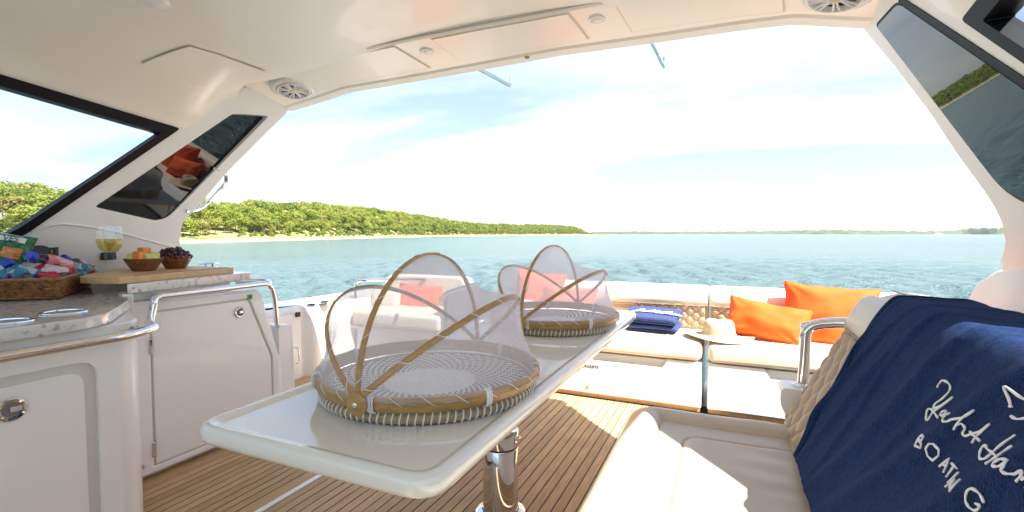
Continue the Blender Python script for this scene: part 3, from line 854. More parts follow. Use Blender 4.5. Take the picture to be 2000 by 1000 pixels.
        if s > 0:
            q1 = Vector(gl[4]); q0 = Vector(gl[0]); dn = Vector((-(q1 - q0).y, (q1 - q0).x)).normalized()
            dn = dn if dn.y > 0 else -dn
            band = [tuple(q0 + (q1 - q0) * 0.02), tuple(q1), tuple(q1 + dn * 0.028), tuple(q0 + dn * 0.028)]  # black strip painting the inset shade along the pane's upper edge
            MB().prism(band, lambda a, b, k: wall(a, b, 0) + Vector((-0.003 + 0.012 * k, 0, 0))).build('recess_shade_band', 'black_trim', gp, sharp=30)
        # side window: black frame and pane
        cxw = [(a, b) for a, b in win]
        inn = round_poly([(1.612, 1.632), (1.075, 1.112), (1.0, 1.082), (-1.66, 1.085), (-1.66, 1.92), (-0.6, 1.882)], [0.01, 0.05, 0.05, 0.02, 0.02, 0.02])
        fr = MB().prism(win, lambda a, b, k, s=s: wall(a, b, 0) + Vector((s * (-0.012 + 0.06 * k), 0, 0)), [inn]).build('side_window', 'black_trim', top, sharp=30)
        MB().prism(inn, lambda a, b, k, s=s: wall(a, b, 0) + Vector((s * (0.028 + 0.0035 * k), 0, 0))).build('pane', 'window_glass', fr, sharp=30)
    # grab handle behind the left pillar
    def lp(px, py, off): return on_plane(px, py, (1, 0, -0.304), -2.91 - 0.304 * 1.13 - off)
    h = MB().tube(bend([lp(420, 330, 0.0), lp(441, 338, 0.05), lp(442, 356, 0.06), lp(404, 398, 0.06), lp(384, 410, 0.05), lp(362, 412, 0.0)], 0.05), 0.012, 10)
    h.build('grab_handle', 'chrome', top)
    # two bars reaching aft from the roof edge with upturned ends
    for (ax_, ay), (bx, by) in (((940, 137), (997, 168)), ((1275, 88), (1297, 132))):
        z = 1.985
        a = at(ax_, ay, z=z); b = at(bx, by, z=z); a = a - (b - a).normalized() * 0.05
        MB().tube(bend([a, b, b + Vector((0, 0.012, 0.055))], 0.02), 0.011, 10).build('awning_bar', 'chrome', top)
    # crease line moulded in the left cabin side, black socket behind the glasses
    pts = [on_plane(x_, y_, (1, 0, -0.304), -2.91 - 0.304 * 1.13) for x_, y_ in ((60, 452), (120, 438), (200, 448), (260, 462), (340, 484), (352, 488))]
    MB().tube(cr(pts, 6), 0.010, 8, flat=0.6).build('moulded_ridge', 'gelcoat', top)
    q0 = on_plane(210, 500, (1, 0, -0.304), -2.91 - 0.304 * 1.13)
    MB().box(q0.x - 0.01, q0.x + 0.02, q0.y - 0.032, q0.y + 0.032, q0.z - 0.02, q0.z + 0.02).build('socket', 'black_plastic', top, bevel=0.006)
build_hardtop()


# ------------------------------------------------------------------ coamings
def build_coamings():
    t = thing('cockpit_coaming', 'low white moulded coaming beside the left aft seat with cup holders', 'coaming', (-3.1, 2.6, 0))
    plan = [(-3.34, 1.9), (-3.0, 1.9), (-3.0, 2.73), (-2.925, 2.80), (-2.90, 3.0), (-2.86, 3.16), (-2.86, 3.92), (-3.30, 3.92)]
    MB().prism(plan, lambda a, b, k: (a, b, 0.552 if k else -0.4)).build('coaming_body', 'gelcoat', t, bevel=0.025, sharp=30)
    MB().prism([(-2.99, 2.10), (-2.965, 2.10), (-2.965, 2.70), (-2.99, 2.70)], lambda a, b, k: (a, b, 0.50 if k else 0.0)).build('liner_panel', 'gelcoat', t, bevel=0.008)
    for px, py in ((608, 598), (634, 592)):
        p = at(px, py, z=0.556)
        c = MB().lathe([(0.042, -0.002), (0.042, 0.008), (0.034, 0.010), (0.031, 0.004)], 20, p).build('cup_holder', 'chrome', t)
        MB().lathe([(0.032, 0.004), (0.03, 0.014), (0.02, 0.018), (0.001, 0.018)], 18, p, cap1=True).build('lid', 'black_plastic', c)
    p = at(580, 614, x=-2.965); MB().box(-2.967, -2.945, p.y - 0.018, p.y + 0.018, p.z - 0.018, p.z + 0.018).build('latch', 'black_plastic', t, bevel=0.004)
    # right side
    t = thing('side_coaming', 'white moulded coaming at the foot of the right pillar', 'coaming', (0.9, 1.6, 0))
    prof = [(2.30, 0.30), (2.285, 0.78), (2.25, 0.86), (2.18, 0.935), (2.05, 0.985), (1.85, 1.02), (0.0, 1.03), (0.0, 0.30)]
    MB().prism(prof, lambda a, b, k: (0.77 if k == 0 else 1.1, a, b)).build('coaming_body', 'gel_side', t, bevel=0.03, seg=4, sharp=30)
    MB().prism(round_poly([(2.27, 0.66), (2.27, 0.80), (2.1, 0.83), (1.9, 0.82), (0.4, 0.83), (0.4, 0.66)], 0.03), lambda a, b, k: (0.70 if k == 0 else 0.78, a, b)).build('padded_ledge', 'vinyl', t, bevel=0.02)
    MB().prism([(3.95, -0.3), (3.95, 0.60), (2.2, 0.60), (2.2, -0.3)], lambda a, b, k: (0.97 if k == 0 else 1.16, a, b)).build('gunwale', 'gelcoat', t, bevel=0.03)
    # stretch of side deck carrying the cleat, behind the wet bar
    t = thing('side_deck', 'strip of white side deck behind the wet bar carrying a cleat', 'boat deck', (-3.1, 2.0, 0))
    MB().prism([(-3.36, 1.5), (-2.955, 1.5), (-2.955, 2.12), (-3.33, 2.12)], lambda a, b, k: (a, b, 0.885 if k else 0.0)).build('side_deck_body', 'gelcoat', t, bevel=0.02)
    p = at(408, 516, x=-3.02)
    c = thing('cleat', 'small dark chrome mooring cleat on the side deck beyond the grapes', 'cleat', (p.x, p.y, 0.886))
    for d in (-0.022, 0.022):
        MB().tube([(p.x, p.y + d, 0.884), (p.x, p.y + d, p.z + 0.004)], 0.007, 8).build('leg', 'chrome', c)
    MB().tube([(p.x + 0.01, p.y - 0.075, p.z + 0.002), (p.x, p.y - 0.04, p.z + 0.008), (p.x, p.y + 0.04, p.z + 0.008), (p.x - 0.01, p.y + 0.075, p.z + 0.002)], [0.005, 0.009, 0.009, 0.005], 8).build('horns', 'chrome', c)
    MB().prism([(p.x - .02, p.y - .045), (p.x + .02, p.y - .045), (p.x + .02, p.y + .045), (p.x - .02, p.y + .045)], lambda a, b, k: (a, b, 0.884 + 0.006 * k)).build('base_plate', 'chrome', c)
build_coamings()


# ------------------------------------------------------------------ galley
def latch(x, y, z, r, parent):                   # round flush pull latch on a face looking along +X
    l = MB().lathe([(r, -0.002), (r, 0.006), (r * 0.9, 0.009), (r * 0.72, 0.008), (r * 0.68, 0.001), (0.001, 0.001)], 28, (x, y, z), (1, 0, 0), cap1=True).build('latch', 'chrome', parent)
    MB().lathe([(r * 0.66, 0.002), (r * 0.3, 0.0025), (0.001, 0.0025)], 20, (x, y, z), (1, 0, 0), cap1=True).build('latch_cup', 'cone_grey', l)
    MB().box(x + 0.002, x + 0.011, y - r * 0.16, y + r * 0.62, z - r * 0.2, z + r * 0.28).build('pull', 'chrome', l, bevel=0.002)


def build_galley():
    # --- nearer cabinet
    g = thing('galley_cabinet', 'white galley cabinet in the left foreground with speckled stone worktop', 'cabinet', (-2.3, 0.4, 0))
    FX = -1.90
    body = round_poly([(FX, -0.9), (FX, 0.99), (-1.955, 1.045), (-2.36, 1.21), (-2.98, 1.21), (-2.98, -0.9)], [0, 0.05, 0.05, 0, 0, 0])
    MB().prism(body, lambda a, b, k: (a, b, 0.795 if k else 0.04)).build('cabinet_body', 'gelcoat', g, bevel=0.006, sharp=25)
    top = round_poly([(-1.845, -0.9), (-1.845, 0.84), (-1.90, 0.93), (-2.20, 1.15), (-2.335, 1.215), (-2.42, 1.232), (-3.0, 1.53), (-3.0, -0.9)], [0, 0.08, 0.05, 0.03, 0, 0, 0, 0])
    MB().prism(top, lambda a, b, k: (a, b, 0.835 if k else 0.797)).build('worktop', 'quartz', g, bevel=0.006, sharp=25)
    # raised frame around the inset door
    door_o = round_poly([(-0.2, 0.06), (-0.2, 0.69), (0.885, 0.69), (0.885, 0.06)], [0, 0.02, 0.06, 0.06])
    door_i = round_poly([(-0.2, 0.085), (-0.2, 0.66), (0.85, 0.66), (0.85, 0.085)], [0, 0.02, 0.05, 0.05])
    MB().prism(round_poly([(-0.85, 0.05), (-0.85, 0.765), (0.95, 0.765), (0.95, 0.05)], 0.02), lambda a, b, k: (FX + 0.014 * k - 0.001, a, b), [door_o]).build('door_frame', 'gelcoat', g, bevel=0.010, sharp=30)
    MB().prism(door_o, lambda a, b, k: (FX + 0.003 * k - 0.001, a, b), [door_i]).build('door_gap', 'gap_white', g, sharp=30)
    d = MB().prism(door_i, lambda a, b, k: (FX + 0.010 * k - 0.001, a, b)).build('door', 'gelcoat', g, bevel=0.006, sharp=30)
    p = at(22, 800, x=FX + 0.01); latch(FX + 0.009, p.y, p.z, 0.034, d)
    for px, py in ((125, 610), (12, 629)):
        p = at(px, py, z=0.836)
        c = MB().lathe([(0.064, 0.0), (0.063, 0.003), (0.058, 0.0045), (0.053, 0.003), (0.0525, -0.0005)], 36, p).build('cup_holder', 'chrome', g)
        MB().lathe([(0.053, 0.0006), (0.001, 0.0008)], 30, p, cap1=True).build('cup_well', 'cone_grey', c)
    # rail: along the front, round the corner and up
    rail = [(-1.80, -0.9, 0.752), (-1.80, 0.94, 0.767), (-1.88, 1.07, 0.764), (-2.24, 1.235, 0.725), (-2.275, 1.262, 0.715), (-2.278, 1.272, 0.74), (-2.28, 1.283, 0.795)]
    rl = MB().tube(bend(rail, 0.07, 8), 0.0155, 14).build('grab_rail', 'chrome', g)
    for y in (0.62, 1.0):
        MB().tube([(-1.80 if y < .9 else -1.86, y, 0.765), (-1.92 if y < .9 else -1.99, y + (0 if y < .9 else 0.03), 0.772)], 0.010, 10).build('bracket', 'chrome', rl)
    # --- wet bar further aft
    w = thing('wet_bar_cabinet', 'white wet bar cabinet with slanted door and chrome rail beyond the galley', 'cabinet', (-2.6, 1.6, 0))
    WX = -2.355
    face = [(1.215, 0.0), (1.215, 0.80), (1.845, 0.80), (1.875, 0.775), (1.985, 0.40), (1.995, 0.36), (2.005, 0.0)]
    MB().prism(face, lambda a, b, k: (WX - 0.60 * k, a, b + (0.05 if b < .01 else 0))).build('cabinet_body', 'gelcoat', w, bevel=0.010, sharp=25)
    MB().box(WX - 0.5, WX - 0.03, 1.23, 1.99, 0.002, 0.06).build('kick_board', 'trim', w)
    # face frame and door
    do = [(1.298, 0.055), (1.298, 0.757), (1.782, 0.757), (1.794, 0.744), (1.920, 0.428), (1.925, 0.40), (1.929, 0.055)]
    di = [(1.308, 0.065), (1.308, 0.748), (1.775, 0.748), (1.785, 0.738), (1.912, 0.425), (1.916, 0.40), (1.92, 0.065)]
    MB().prism([(1.222, 0.03), (1.222, 0.792), (1.832, 0.792), (1.85, 0.77), (1.972, 0.40), (1.98, 0.03)], lambda a, b, k: (WX + 0.018 * k - 0.001, a, b), [do]).build('face_frame', 'gelcoat', w, bevel=0.007, sharp=30)
    MB().prism(do, lambda a, b, k: (WX + 0.008 * k - 0.001, a, b), [di]).build('door_gap', 'trim', w, sharp=30)
    d = MB().prism(di, lambda a, b, k: (WX + 0.015 * k - 0.001, a, b)).build('door', 'gelcoat', w, bevel=0.004, sharp=30)
    p = at(467, 610, x=WX + 0.014); latch(WX + 0.014, p.y, p.z, 0.028, d)
    for z in (0.60, 0.135):
        MB().box(WX + 0.004, WX + 0.022, 1.290, 1.304, z - 0.033, z + 0.033).build('hinge', 'chrome', d, bevel=0.002)
    p = at(488, 580, x=WX + 0.018)
    st = MB().box(WX + 0.017, WX + 0.0195, p.y - 0.014, p.y + 0.014, p.z - 0.013, p.z + 0.013).build('sticker', 'sticker_green', w)
    MB().box(WX + 0.0195, WX + 0.0205, p.y - 0.004, p.y + 0.005, p.z - 0.006, p.z + 0.007).build('sticker_mark', 'label_red', st)
    for y, z in ((1.245, 0.075),):
        MB().lathe([(0.012, 0), (0.011, 0.003), (0.001, 0.0035)], 16, (WX + 0.017, y, z), (1, 0, 0), cap1=True).build('screw', 'chrome', w)
    # upper set-back rise and worktop
    MB().prism([(-2.41, 1.225), (-2.50, 1.80), (-2.97, 1.80), (-2.97, 1.49)], lambda a, b, k: (a, b, 0.845 if k else 0.80)).build('riser', 'gelcoat', w, bevel=0.004, sharp=25)
    MB().prism([(-2.335, 1.212), (-2.44, 1.875), (-2.46, 1.895), (-2.98, 1.91), (-2.98, 1.535)], lambda a, b, k: (a, b, 0.885 if k else 0.843)).build('worktop', 'quartz', w, bevel=0.006, sharp=25)
    MB().prism([(-2.36, 1.205), (-2.335, 1.235), (-2.40, 1.265), (-2.44, 1.23)], lambda a, b, k: (a, b, 0.843 if k else 0.70)).build('corner_post', 'gelcoat', w, bevel=0.008)
    r2 = [(-2.28, 1.285, 0.798), (-2.283, 1.288, 0.818), (-2.285, 1.31, 0.826), (-2.295, 1.875, 0.832), (-2.34, 1.92, 0.832), (-2.40, 1.905, 0.836), (-2.46, 1.80, 0.842)]
    rl = MB().tube(bend(r2, 0.05, 8), 0.0145, 14).build('grab_rail', 'chrome', w)
    MB().tube(bend([(-2.315, 1.885, 0.828), (-2.335, 1.925, 0.80), (-2.36, 1.965, 0.72), (-2.37, 1.985, 0.575)], 0.06), 0.0135, 12).build('rail_post', 'chrome', rl)
    MB().lathe([(0.026, 0), (0.026, 0.006), (0.015, 0.010)], 18, (-2.37, 1.985, 0.571)).build('post_flange', 'chrome', rl)
    for y in (1.36, 1.72):
        MB().tube([(-2.29, y, 0.826), (-2.43, y + 0.02, 0.815)], 0.009, 10).build('bracket', 'chrome', rl)
    # step at the aft end
    MB().prism(round_poly([(1.99, 0.0), (1.99, 0.57), (2.085, 0.565), (2.10, 0.0)], 0.02), lambda a, b, k: (WX - 0.008 - 0.58 * k, a, b + 0.002)).build('end_step', 'gelcoat', w, bevel=0.012, sharp=25)
    MB().tube(bend([(-2.352, 2.085, 0.43), (-2.34, 2.108, 0.42), (-2.34, 2.11, 0.33), (-2.352, 2.09, 0.325)], 0.015), 0.004, 8).build('hook', 'chrome', w)
build_galley()


# ------------------------------------------------------------------ things on the galley
def build_galley_things():
    # cutting board
    cb = thing('cutting_board', 'long pale wooden serving board on the wet bar worktop', 'board', (-2.6, 1.5, 0.8855))
    MB().prism(round_poly([(-2.38, 1.205), (-2.50, 1.825), (-2.93, 1.80), (-2.93, 1.425), (-2.575, 1.155)], 0.012), lambda a, b, k: (a, b, 0.9145 if k else 0.8858)).build('board_body', 'board_wood', cb, bevel=0.003)
    zt = 0.9148
    MB().tube([(-2.41, 1.28, zt), (-2.52, 1.80, zt)], 0.0022, 5).build('groove', 'bowl_wood', cb)
    # wine glasses
    def glass(x, y, label):
        t = thing('wine_glass', label, 'wine glass', (x, y, zt), 'wine glasses')
        c = (x, y, zt)
        MB().lathe([(0.0365, 0.002), (0.034, 0.004), (0.012, 0.007), (0.0048, 0.014), (0.0038, 0.04), (0.004, 0.088), (0.010, 0.096)], 28, c).build('stem', 'clear_glass', t)
        MB().lathe([(0.006, 0.094), (0.020, 0.104), (0.033, 0.125), (0.0385, 0.150), (0.0375, 0.185), (0.0345, 0.222), (0.0335, 0.222), (0.0365, 0.185), (0.0375, 0.150), (0.032, 0.126), (0.019, 0.106), (0.004, 0.0975)], 32, c).build('bowl', 'clear_glass', t)
        wm = MB().lathe([(0.004, 0.0985), (0.018, 0.1065), (0.031, 0.1265), (0.0366, 0.150), (0.0368, 0.162), (0.001, 0.162)], 32, c, cap1=True)
        wm.build('white_wine', 'wine', t)
    thin_mat('wine', (0.88, 0.80, 0.42), 0, rough=0.02, gloss=True)
    p = at(222, 531, z=zt); q = at(203, 529, z=zt)
    glass(-2.64, 1.318, 'right wine glass half full of white wine on the serving board')
    glass(-2.735, 1.335, 'left wine glass of white wine, behind the other, by the basket')
    # bowls
    def bowl(x, y, r, h, label):
        t = thing('fruit_bowl', label, 'bowl', (x, y, zt), 'wooden fruit bowls')
        prof = [(r * 0.55, 0.001), (r * 0.60, h * 0.08), (r * 0.78, h * 0.5), (r * 1.0, h), (r * 0.97, h + 0.002), (r * 0.93, h * 0.96), (r * 0.7, h * 0.5), (r * 0.5, h * 0.16), (0.001, h * 0.12)]
        MB().lathe(prof, 9, (x, y, zt), cap0=True, cap1=True).build('bowl_body', 'bowl_wood', t, sharp=60, bevel=0.002)
        return t
    b1 = at(281, 529, z=zt); b2 = at(343, 524, z=zt)
    bowl(b1.x, b1.y, 0.086, 0.062, 'carved wooden bowl holding melon chunks, nearer the wine glasses')
    bowl(b2.x, b2.y, 0.084, 0.066, 'carved wooden bowl piled with dark grapes, nearer the pillar')
    g = random.Random(4)
    ch = MB().box(-0.022, 0.022, -0.02, 0.02, -0.018, 0.018).mesh('chunk'); ch2 = ch.copy()
    ch.materials.append(MATS['melon']); ch2.materials.append(MATS['cantaloupe'])
    names = ['at the left rim', 'at the front', 'in the middle', 'at the right rim', 'at the back', 'lying lowest', 'next to the orange one']
    for k in range(9):
        o_ = k in (2, 6)
        o = bpy.data.objects.new('melon_chunk', ch2 if o_ else ch); COL.objects.link(o)
        a = k * 0.9; rr = 0.045 if k not in (2,) else 0.005
        o.location = (b1.x + rr * math.cos(a), b1.y + rr * math.sin(a), zt + 0.058 + g.uniform(0, 0.012) + (0.022 if k == 2 else 0))
        o.rotation_euler = (g.uniform(0, 3), g.uniform(0, 3), g.uniform(0, 3)); o.scale = (1.25, 1.1, 1.1) if o_ else (1.15, 1.0, 0.9)
        m = o.modifiers.new('b', 'BEVEL'); m.width = 0.004; m.segments = 2
        if o_: tag(o, 'topmost orange melon chunk in the wooden bowl' if k == 2 else 'lower orange melon chunk in the wooden bowl', 'fruit')
        else: tag(o, 'pale green melon chunk in the wooden bowl', 'fruit', 'pale green melon chunks')
    t = thing('grape_bunch', 'bunch of dark red grapes heaped in the wooden bowl', 'grapes', (b2.x, b2.y, zt + 0.05))
    gm = MB().sphere((0, 0, 0), 0.0125, 10, 7, (1, 1, 1.12)).mesh('grape', sharp=0); gm.materials.append(MATS['grape'])
    pts = []
    for k in range(900):
        if len(pts) > 44: break
        a = g.uniform(0, 6.28); r = 0.072 * math.sqrt(g.random()); z = 0.010 + 0.036 * (1 - (r / 0.078) ** 2) * g.uniform(0.3, 1.15) + (0.012 if math.cos(a) < 0 else 0)
        p = Vector((r * math.cos(a), r * math.sin(a), z))
        if all((p - q).length > 0.0195 for q in pts): pts.append(p)
    for p in pts:
        o = bpy.data.objects.new('grape', gm); COL.objects.link(o); o.parent = t; o.location = p; o.rotation_euler = (g.uniform(-1, 1), g.uniform(-1, 1), 0)
    MB().tube([(b2.x, b2.y, zt + 0.06), (b2.x + 0.005, b2.y - 0.01, zt + 0.1)], 0.002, 6).build('stalk', 'bark', t)

    # wicker basket: octagonal flared tray of woven strands
    bk = thing('wicker_basket', 'flared brown rattan tray basket holding snacks on the stone worktop', 'basket', (-2.6, 0.9, 0.836))
    z0 = 0.8375
    c1 = at(112, 584, z=z0); c2 = at(184, 558, z=z0); c0 = at(-160, 592, z=z0)
    cornr = [Vector((-2.70, 0.85, z0)), c1, Vector((-2.935, 1.365, z0)), Vector((-2.96, 1.16, z0))]
    ctr = sum(cornr, Vector()) / 4
    base = [Vector((p.x, p.y, 0)) for p in cornr]
    base = [Vector((a, b, 0)) for a, b in round_poly([(p.x, p.y) for p in base], 0.035, 3)]
    cc = Vector((ctr.x, ctr.y, 0))
    Hh = 0.078
    def wallp(i, t):
        p = base[i % len(base)]; d = (p - cc)
        return p + d.normalized() * 0.036 * t * (0.2 if p.x < -2.90 and p.y < 1.28 else 1) + Vector((0, 0, z0 + 0.004 + Hh * t))
    nb = len(base)
    # dense resampled perimeter
    def perim(t, n=150):
        pts = [wallp(i, t) for i in range(nb)] + [wallp(0, t)]
        ls = [0]
        for a, b in zip(pts, pts[1:]): ls.append(ls[-1] + (b - a).length)
        out = []; k = 0
        for q in range(n):
            s_ = ls[-1] * q / n
            while ls[k + 1] < s_: k += 1
            f = (s_ - ls[k]) / max(1e-9, ls[k + 1] - ls[k]); out.append(pts[k].lerp(pts[k + 1], f))
        return out
    rows = 9; st = MB()
    inner = MB().loops([perim(0.02, 90), perim(0.97, 90)], False, False); inner.build('lining', 'wicker', bk, sharp=0)
    for r in range(rows):
        t = 0.06 + 0.88 * r / (rows - 1); P = perim(t)
        Q = []
        for k, p in enumerate(P):
            o = (p - Vector((cc.x, cc.y, p.z))).normalized() * (0.003 + 0.0028 * math.sin(math.pi * (k + (r % 2))))
            o = (p - Vector((cc.x, cc.y, p.z))).normalized() * (0.0052 if (k // 2 + r) % 2 else 0.0)
            Q.append(p + o)
        st.tube(Q, 0.0040, 5, closed=True)
    o = st.build('woven_strands', 'wicker', bk, sharp=0); o['kind'] = 'stuff'
    rt = MB().tube(perim(1.0), 0.0068, 8, closed=True).build('rim', 'rattan', bk, sharp=0)
    MB().tube([p + Vector((0, 0, 0.002)) for p in perim(0.0)], 0.005, 8, closed=True).build('foot_band', 'rattan', bk, sharp=0)
    MB().prism([(p.x, p.y) for p in base], lambda a, b, k: (a, b, z0 + 0.002 + 0.004 * k)).build('floor_panel', 'wicker', bk, sharp=30)

    # snacks
    def bottle(p0, p1, rad, labelmat, label):
        c = at(p0[0], p0[1], x=p0[2]); e = at(p1[0], p1[1], x=p1[2]); d = (e - c).normalized(); length = (e - c).length
        t = thing('drink_bottle', label, 'bottle', c); R_ = rad
        MB().lathe([(0.010, 0.0), (0.011, 0.012), (R_ * 0.75, 0.045), (R_, 0.075), (R_ * 0.96, length * 0.6), (R_, length - 0.02), (R_ * 0.85, length), (0.001, length)], 18, c, d, cap1=True).build('bottle_body', 'clear_plastic', t)
        MB().lathe([(R_ * 0.78, 0.047), (R_ * 1.02, 0.075), (R_ * 0.985, length * 0.6), (R_ * 1.0, length * 0.78)], 18, c, d).build('wrapper', labelmat, t)
        MB().lathe([(0.001, -0.014), (0.0185, -0.013), (0.0195, -0.004), (0.0190, 0.014), (0.012, 0.015)], 18, c, d, cap0=True).build('cap', 'cap_blue', t)
    bottle((62, 501, -2.70), (150, 529, -2.76), 0.036, 'label_pink', 'pink labelled bottle with blue cap lying in the basket centre')
    bottle((15, 514, -2.66), (48, 552, -2.60), 0.034, 'pack_blue', 'blue labelled bottle with blue cap at the basket front left')
    bottle((127, 506, -2.84), (182, 532, -2.90), 0.033, 'label_red', 'clear bottle with blue cap nearest the right end of the basket')
    def bag(name, px, py, X, w, h, t_, rot, matn, label, cat='snack bag'):
        c = at(px, py, x=X); t = thing(name, label, cat, c)
        M4 = Matrix.Translation(c) @ Matrix.Rotation(rot[2], 4, 'Z') @ Matrix.Rotation(rot[0], 4, 'X') @ Matrix.Rotation(rot[1], 4, 'Y')
        g2 = random.Random(hash(name) % 99 + int(px) + 200)
        for sgn in (1,):
            lpz = []
            def f(i, j, sg):
                u = -1 + 2 * i; v = -1 + 2 * j
                th = t_ * (max(0, 1 - u ** 4) * max(0, 1 - v ** 4)) ** 0.55 * (1 + 0.25 * noise.noise(Vector((u * 2 + px, v * 2, 1))))
                return M4 @ Vector((u * w / 2, sg * th / 2, v * h / 2))
            mm = MB().grid(lambda i, j: f(i, j, 1), 14, 14); mm.grid(lambda i, j: f(i, j, -1), 14, 14)
        o = mm.build('bag_body', matn, t, sharp=0)
        return t, M4, f
    t, M4, f = bag('snack_bag', 6, 496, -2.80, 0.17, 0.19, 0.08, (R(-28), R(12), R(52)), 'pack_green', 'green cookie bag with white lettering band at the back of the basket')
    MB().grid(lambda i, j: f(0.12 + 0.76 * i, 0.74 + 0.13 * j, -1) + M4.to_3x3() @ Vector((0, -0.002, 0)), 10, 3).build('white_band', 'paper_white', t, sharp=0)
    MB().grid(lambda i, j: f(0.55 + 0.36 * i, 0.34 + 0.26 * j, -1) + M4.to_3x3() @ Vector((0, -0.002, 0)), 8, 8).build('printed_cookie', 'pack_orange', t, sharp=0)
    pc = f(0.62, 0.785, -1); rr = M4.to_3x3() @ Matrix(((1, 0, 0), (0, 0, -1), (0, 1, 0)))
    letters(t, 'VES', 0.034, Matrix.Translation(pc + M4.to_3x3() @ Vector((0, -0.006, -0.010))) @ rr.to_4x4(), 'pack_green')
    bag('snack_pouch', 80, 536, -2.68, 0.20, 0.11, 0.06, (R(-50), R(14), R(55)), 'label_red', 'shiny red snack pouch leaning on the basket front')
    bag('snack_pouch', 128, 528, -2.76, 0.17, 0.09, 0.05, (R(-50), R(10), R(60)), 'pack_blue', 'shiny blue snack pouch between the bottles in the basket')
    bag('snack_pouch', 28, 538, -2.70, 0.14, 0.11, 0.06, (R(-45), R(25), R(50)), 'pack_blue', 'blue and white snack pouch at the left front of the basket')
    t, M4, f = bag('snack_pack', 93, 494, -2.82, 0.075, 0.05, 0.02, (R(-20), R(-4), R(55)), 'pack_dark', 'small black pack with lime print standing behind the pink bottle')
    MB().grid(lambda i, j: f(0.3 + 0.45 * i, 0.3 + 0.4 * j, -1) + M4.to_3x3() @ Vector((0, -0.0015, 0)), 4, 4).build('print', 'pack_lime', t, sharp=0)
    c = at(74, 492, x=-2.80)
    t = thing('snack_tub', 'round pink snack tub with dark rim behind the bottles', 'tub', c)
    ax = Vector((0.5, -0.3, 0.8)).normalized()
    MB().lathe([(0.030, -0.09), (0.040, -0.01), (0.042, 0.0)], 24, c, ax, cap0=True).build('tub_body', 'label_pink', t)
    MB().lathe([(0.043, -0.006), (0.044, 0.003), (0.040, 0.004), (0.001, 0.001)], 24, c, ax, cap1=True).build('tub_lid', 'pack_dark', t)
build_galley_things()


# ------------------------------------------------------------------ table
TZ = 0.65
def rrect(x0, x1, y0, y1, r, z, n=6):
    return [Vector((a, b, z)) for a, b in round_poly([(x0, y0), (x1, y0), (x1, y1), (x0, y1)], r, n)]


def build_table():
    t = thing('dining_table', 'long white glossy table with raised rim and rounded corners on a chrome post', 'table', (-0.81, 1.70, 0))
    x0, x1, y0, y1 = -1.165, -0.482, 0.722, 2.87
    lp = []
    for ins, z, r in ((0.03, TZ - 0.044, 0.05), (0.012, TZ - 0.044, 0.06), (0.003, TZ - 0.040, 0.07), (0.0, TZ - 0.030, 0.07), (0.0, TZ - 0.012, 0.07), (0.003, TZ - 0.004, 0.068), (0.010, TZ, 0.062), (0.020, TZ, 0.055), (0.030, TZ - 0.002, 0.05), (0.040, TZ - 0.009, 0.045), (0.048, TZ - 0.010, 0.04)):
        lp.append(rrect(x0 + ins, x1 - ins, y0 + ins, y1 - ins, r, z))
    MB().loops(lp).build('table_top', 'gel_table', t, sharp=60)
    c = (-0.81, 1.70, 0)
    p = MB().lathe([(0.070, 0.01), (0.070, 0.262), (0.068, 0.266)], 40, c).build('post', 'chrome', t)
    MB().lathe([(0.098, 0.0), (0.098, 0.005), (0.092, 0.010), (0.080, 0.013), (0.073, 0.016)], 40, c).build('base_flange', 'chrome', p)
    MB().lathe([(0.0675, 0.264), (0.0675, 0.273)], 40, c).build('seal_ring', 'black_plastic', p)
    MB().lathe([(0.0675, 0.271), (0.071, 0.274), (0.071, 0.335), (0.068, 0.341), (0.058, 0.339), (0.056, 0.330), (0.034, 0.330)], 40, c).build('collar', 'chrome', p)
    MB().lathe([(0.042, 0.328), (0.042, 0.345), (0.034, 0.36), (0.034, TZ - 0.055), (0.10, TZ - 0.050), (0.10, TZ - 0.0443)], 36, c).build('upper_post', 'chrome', p)
    MB().box(c[0] + 0.02, c[0] + 0.085, c[1] - 0.012, c[1] + 0.012, 0.300, 0.315).build('locking_lever', 'chrome', p, bevel=0.005)
build_table()


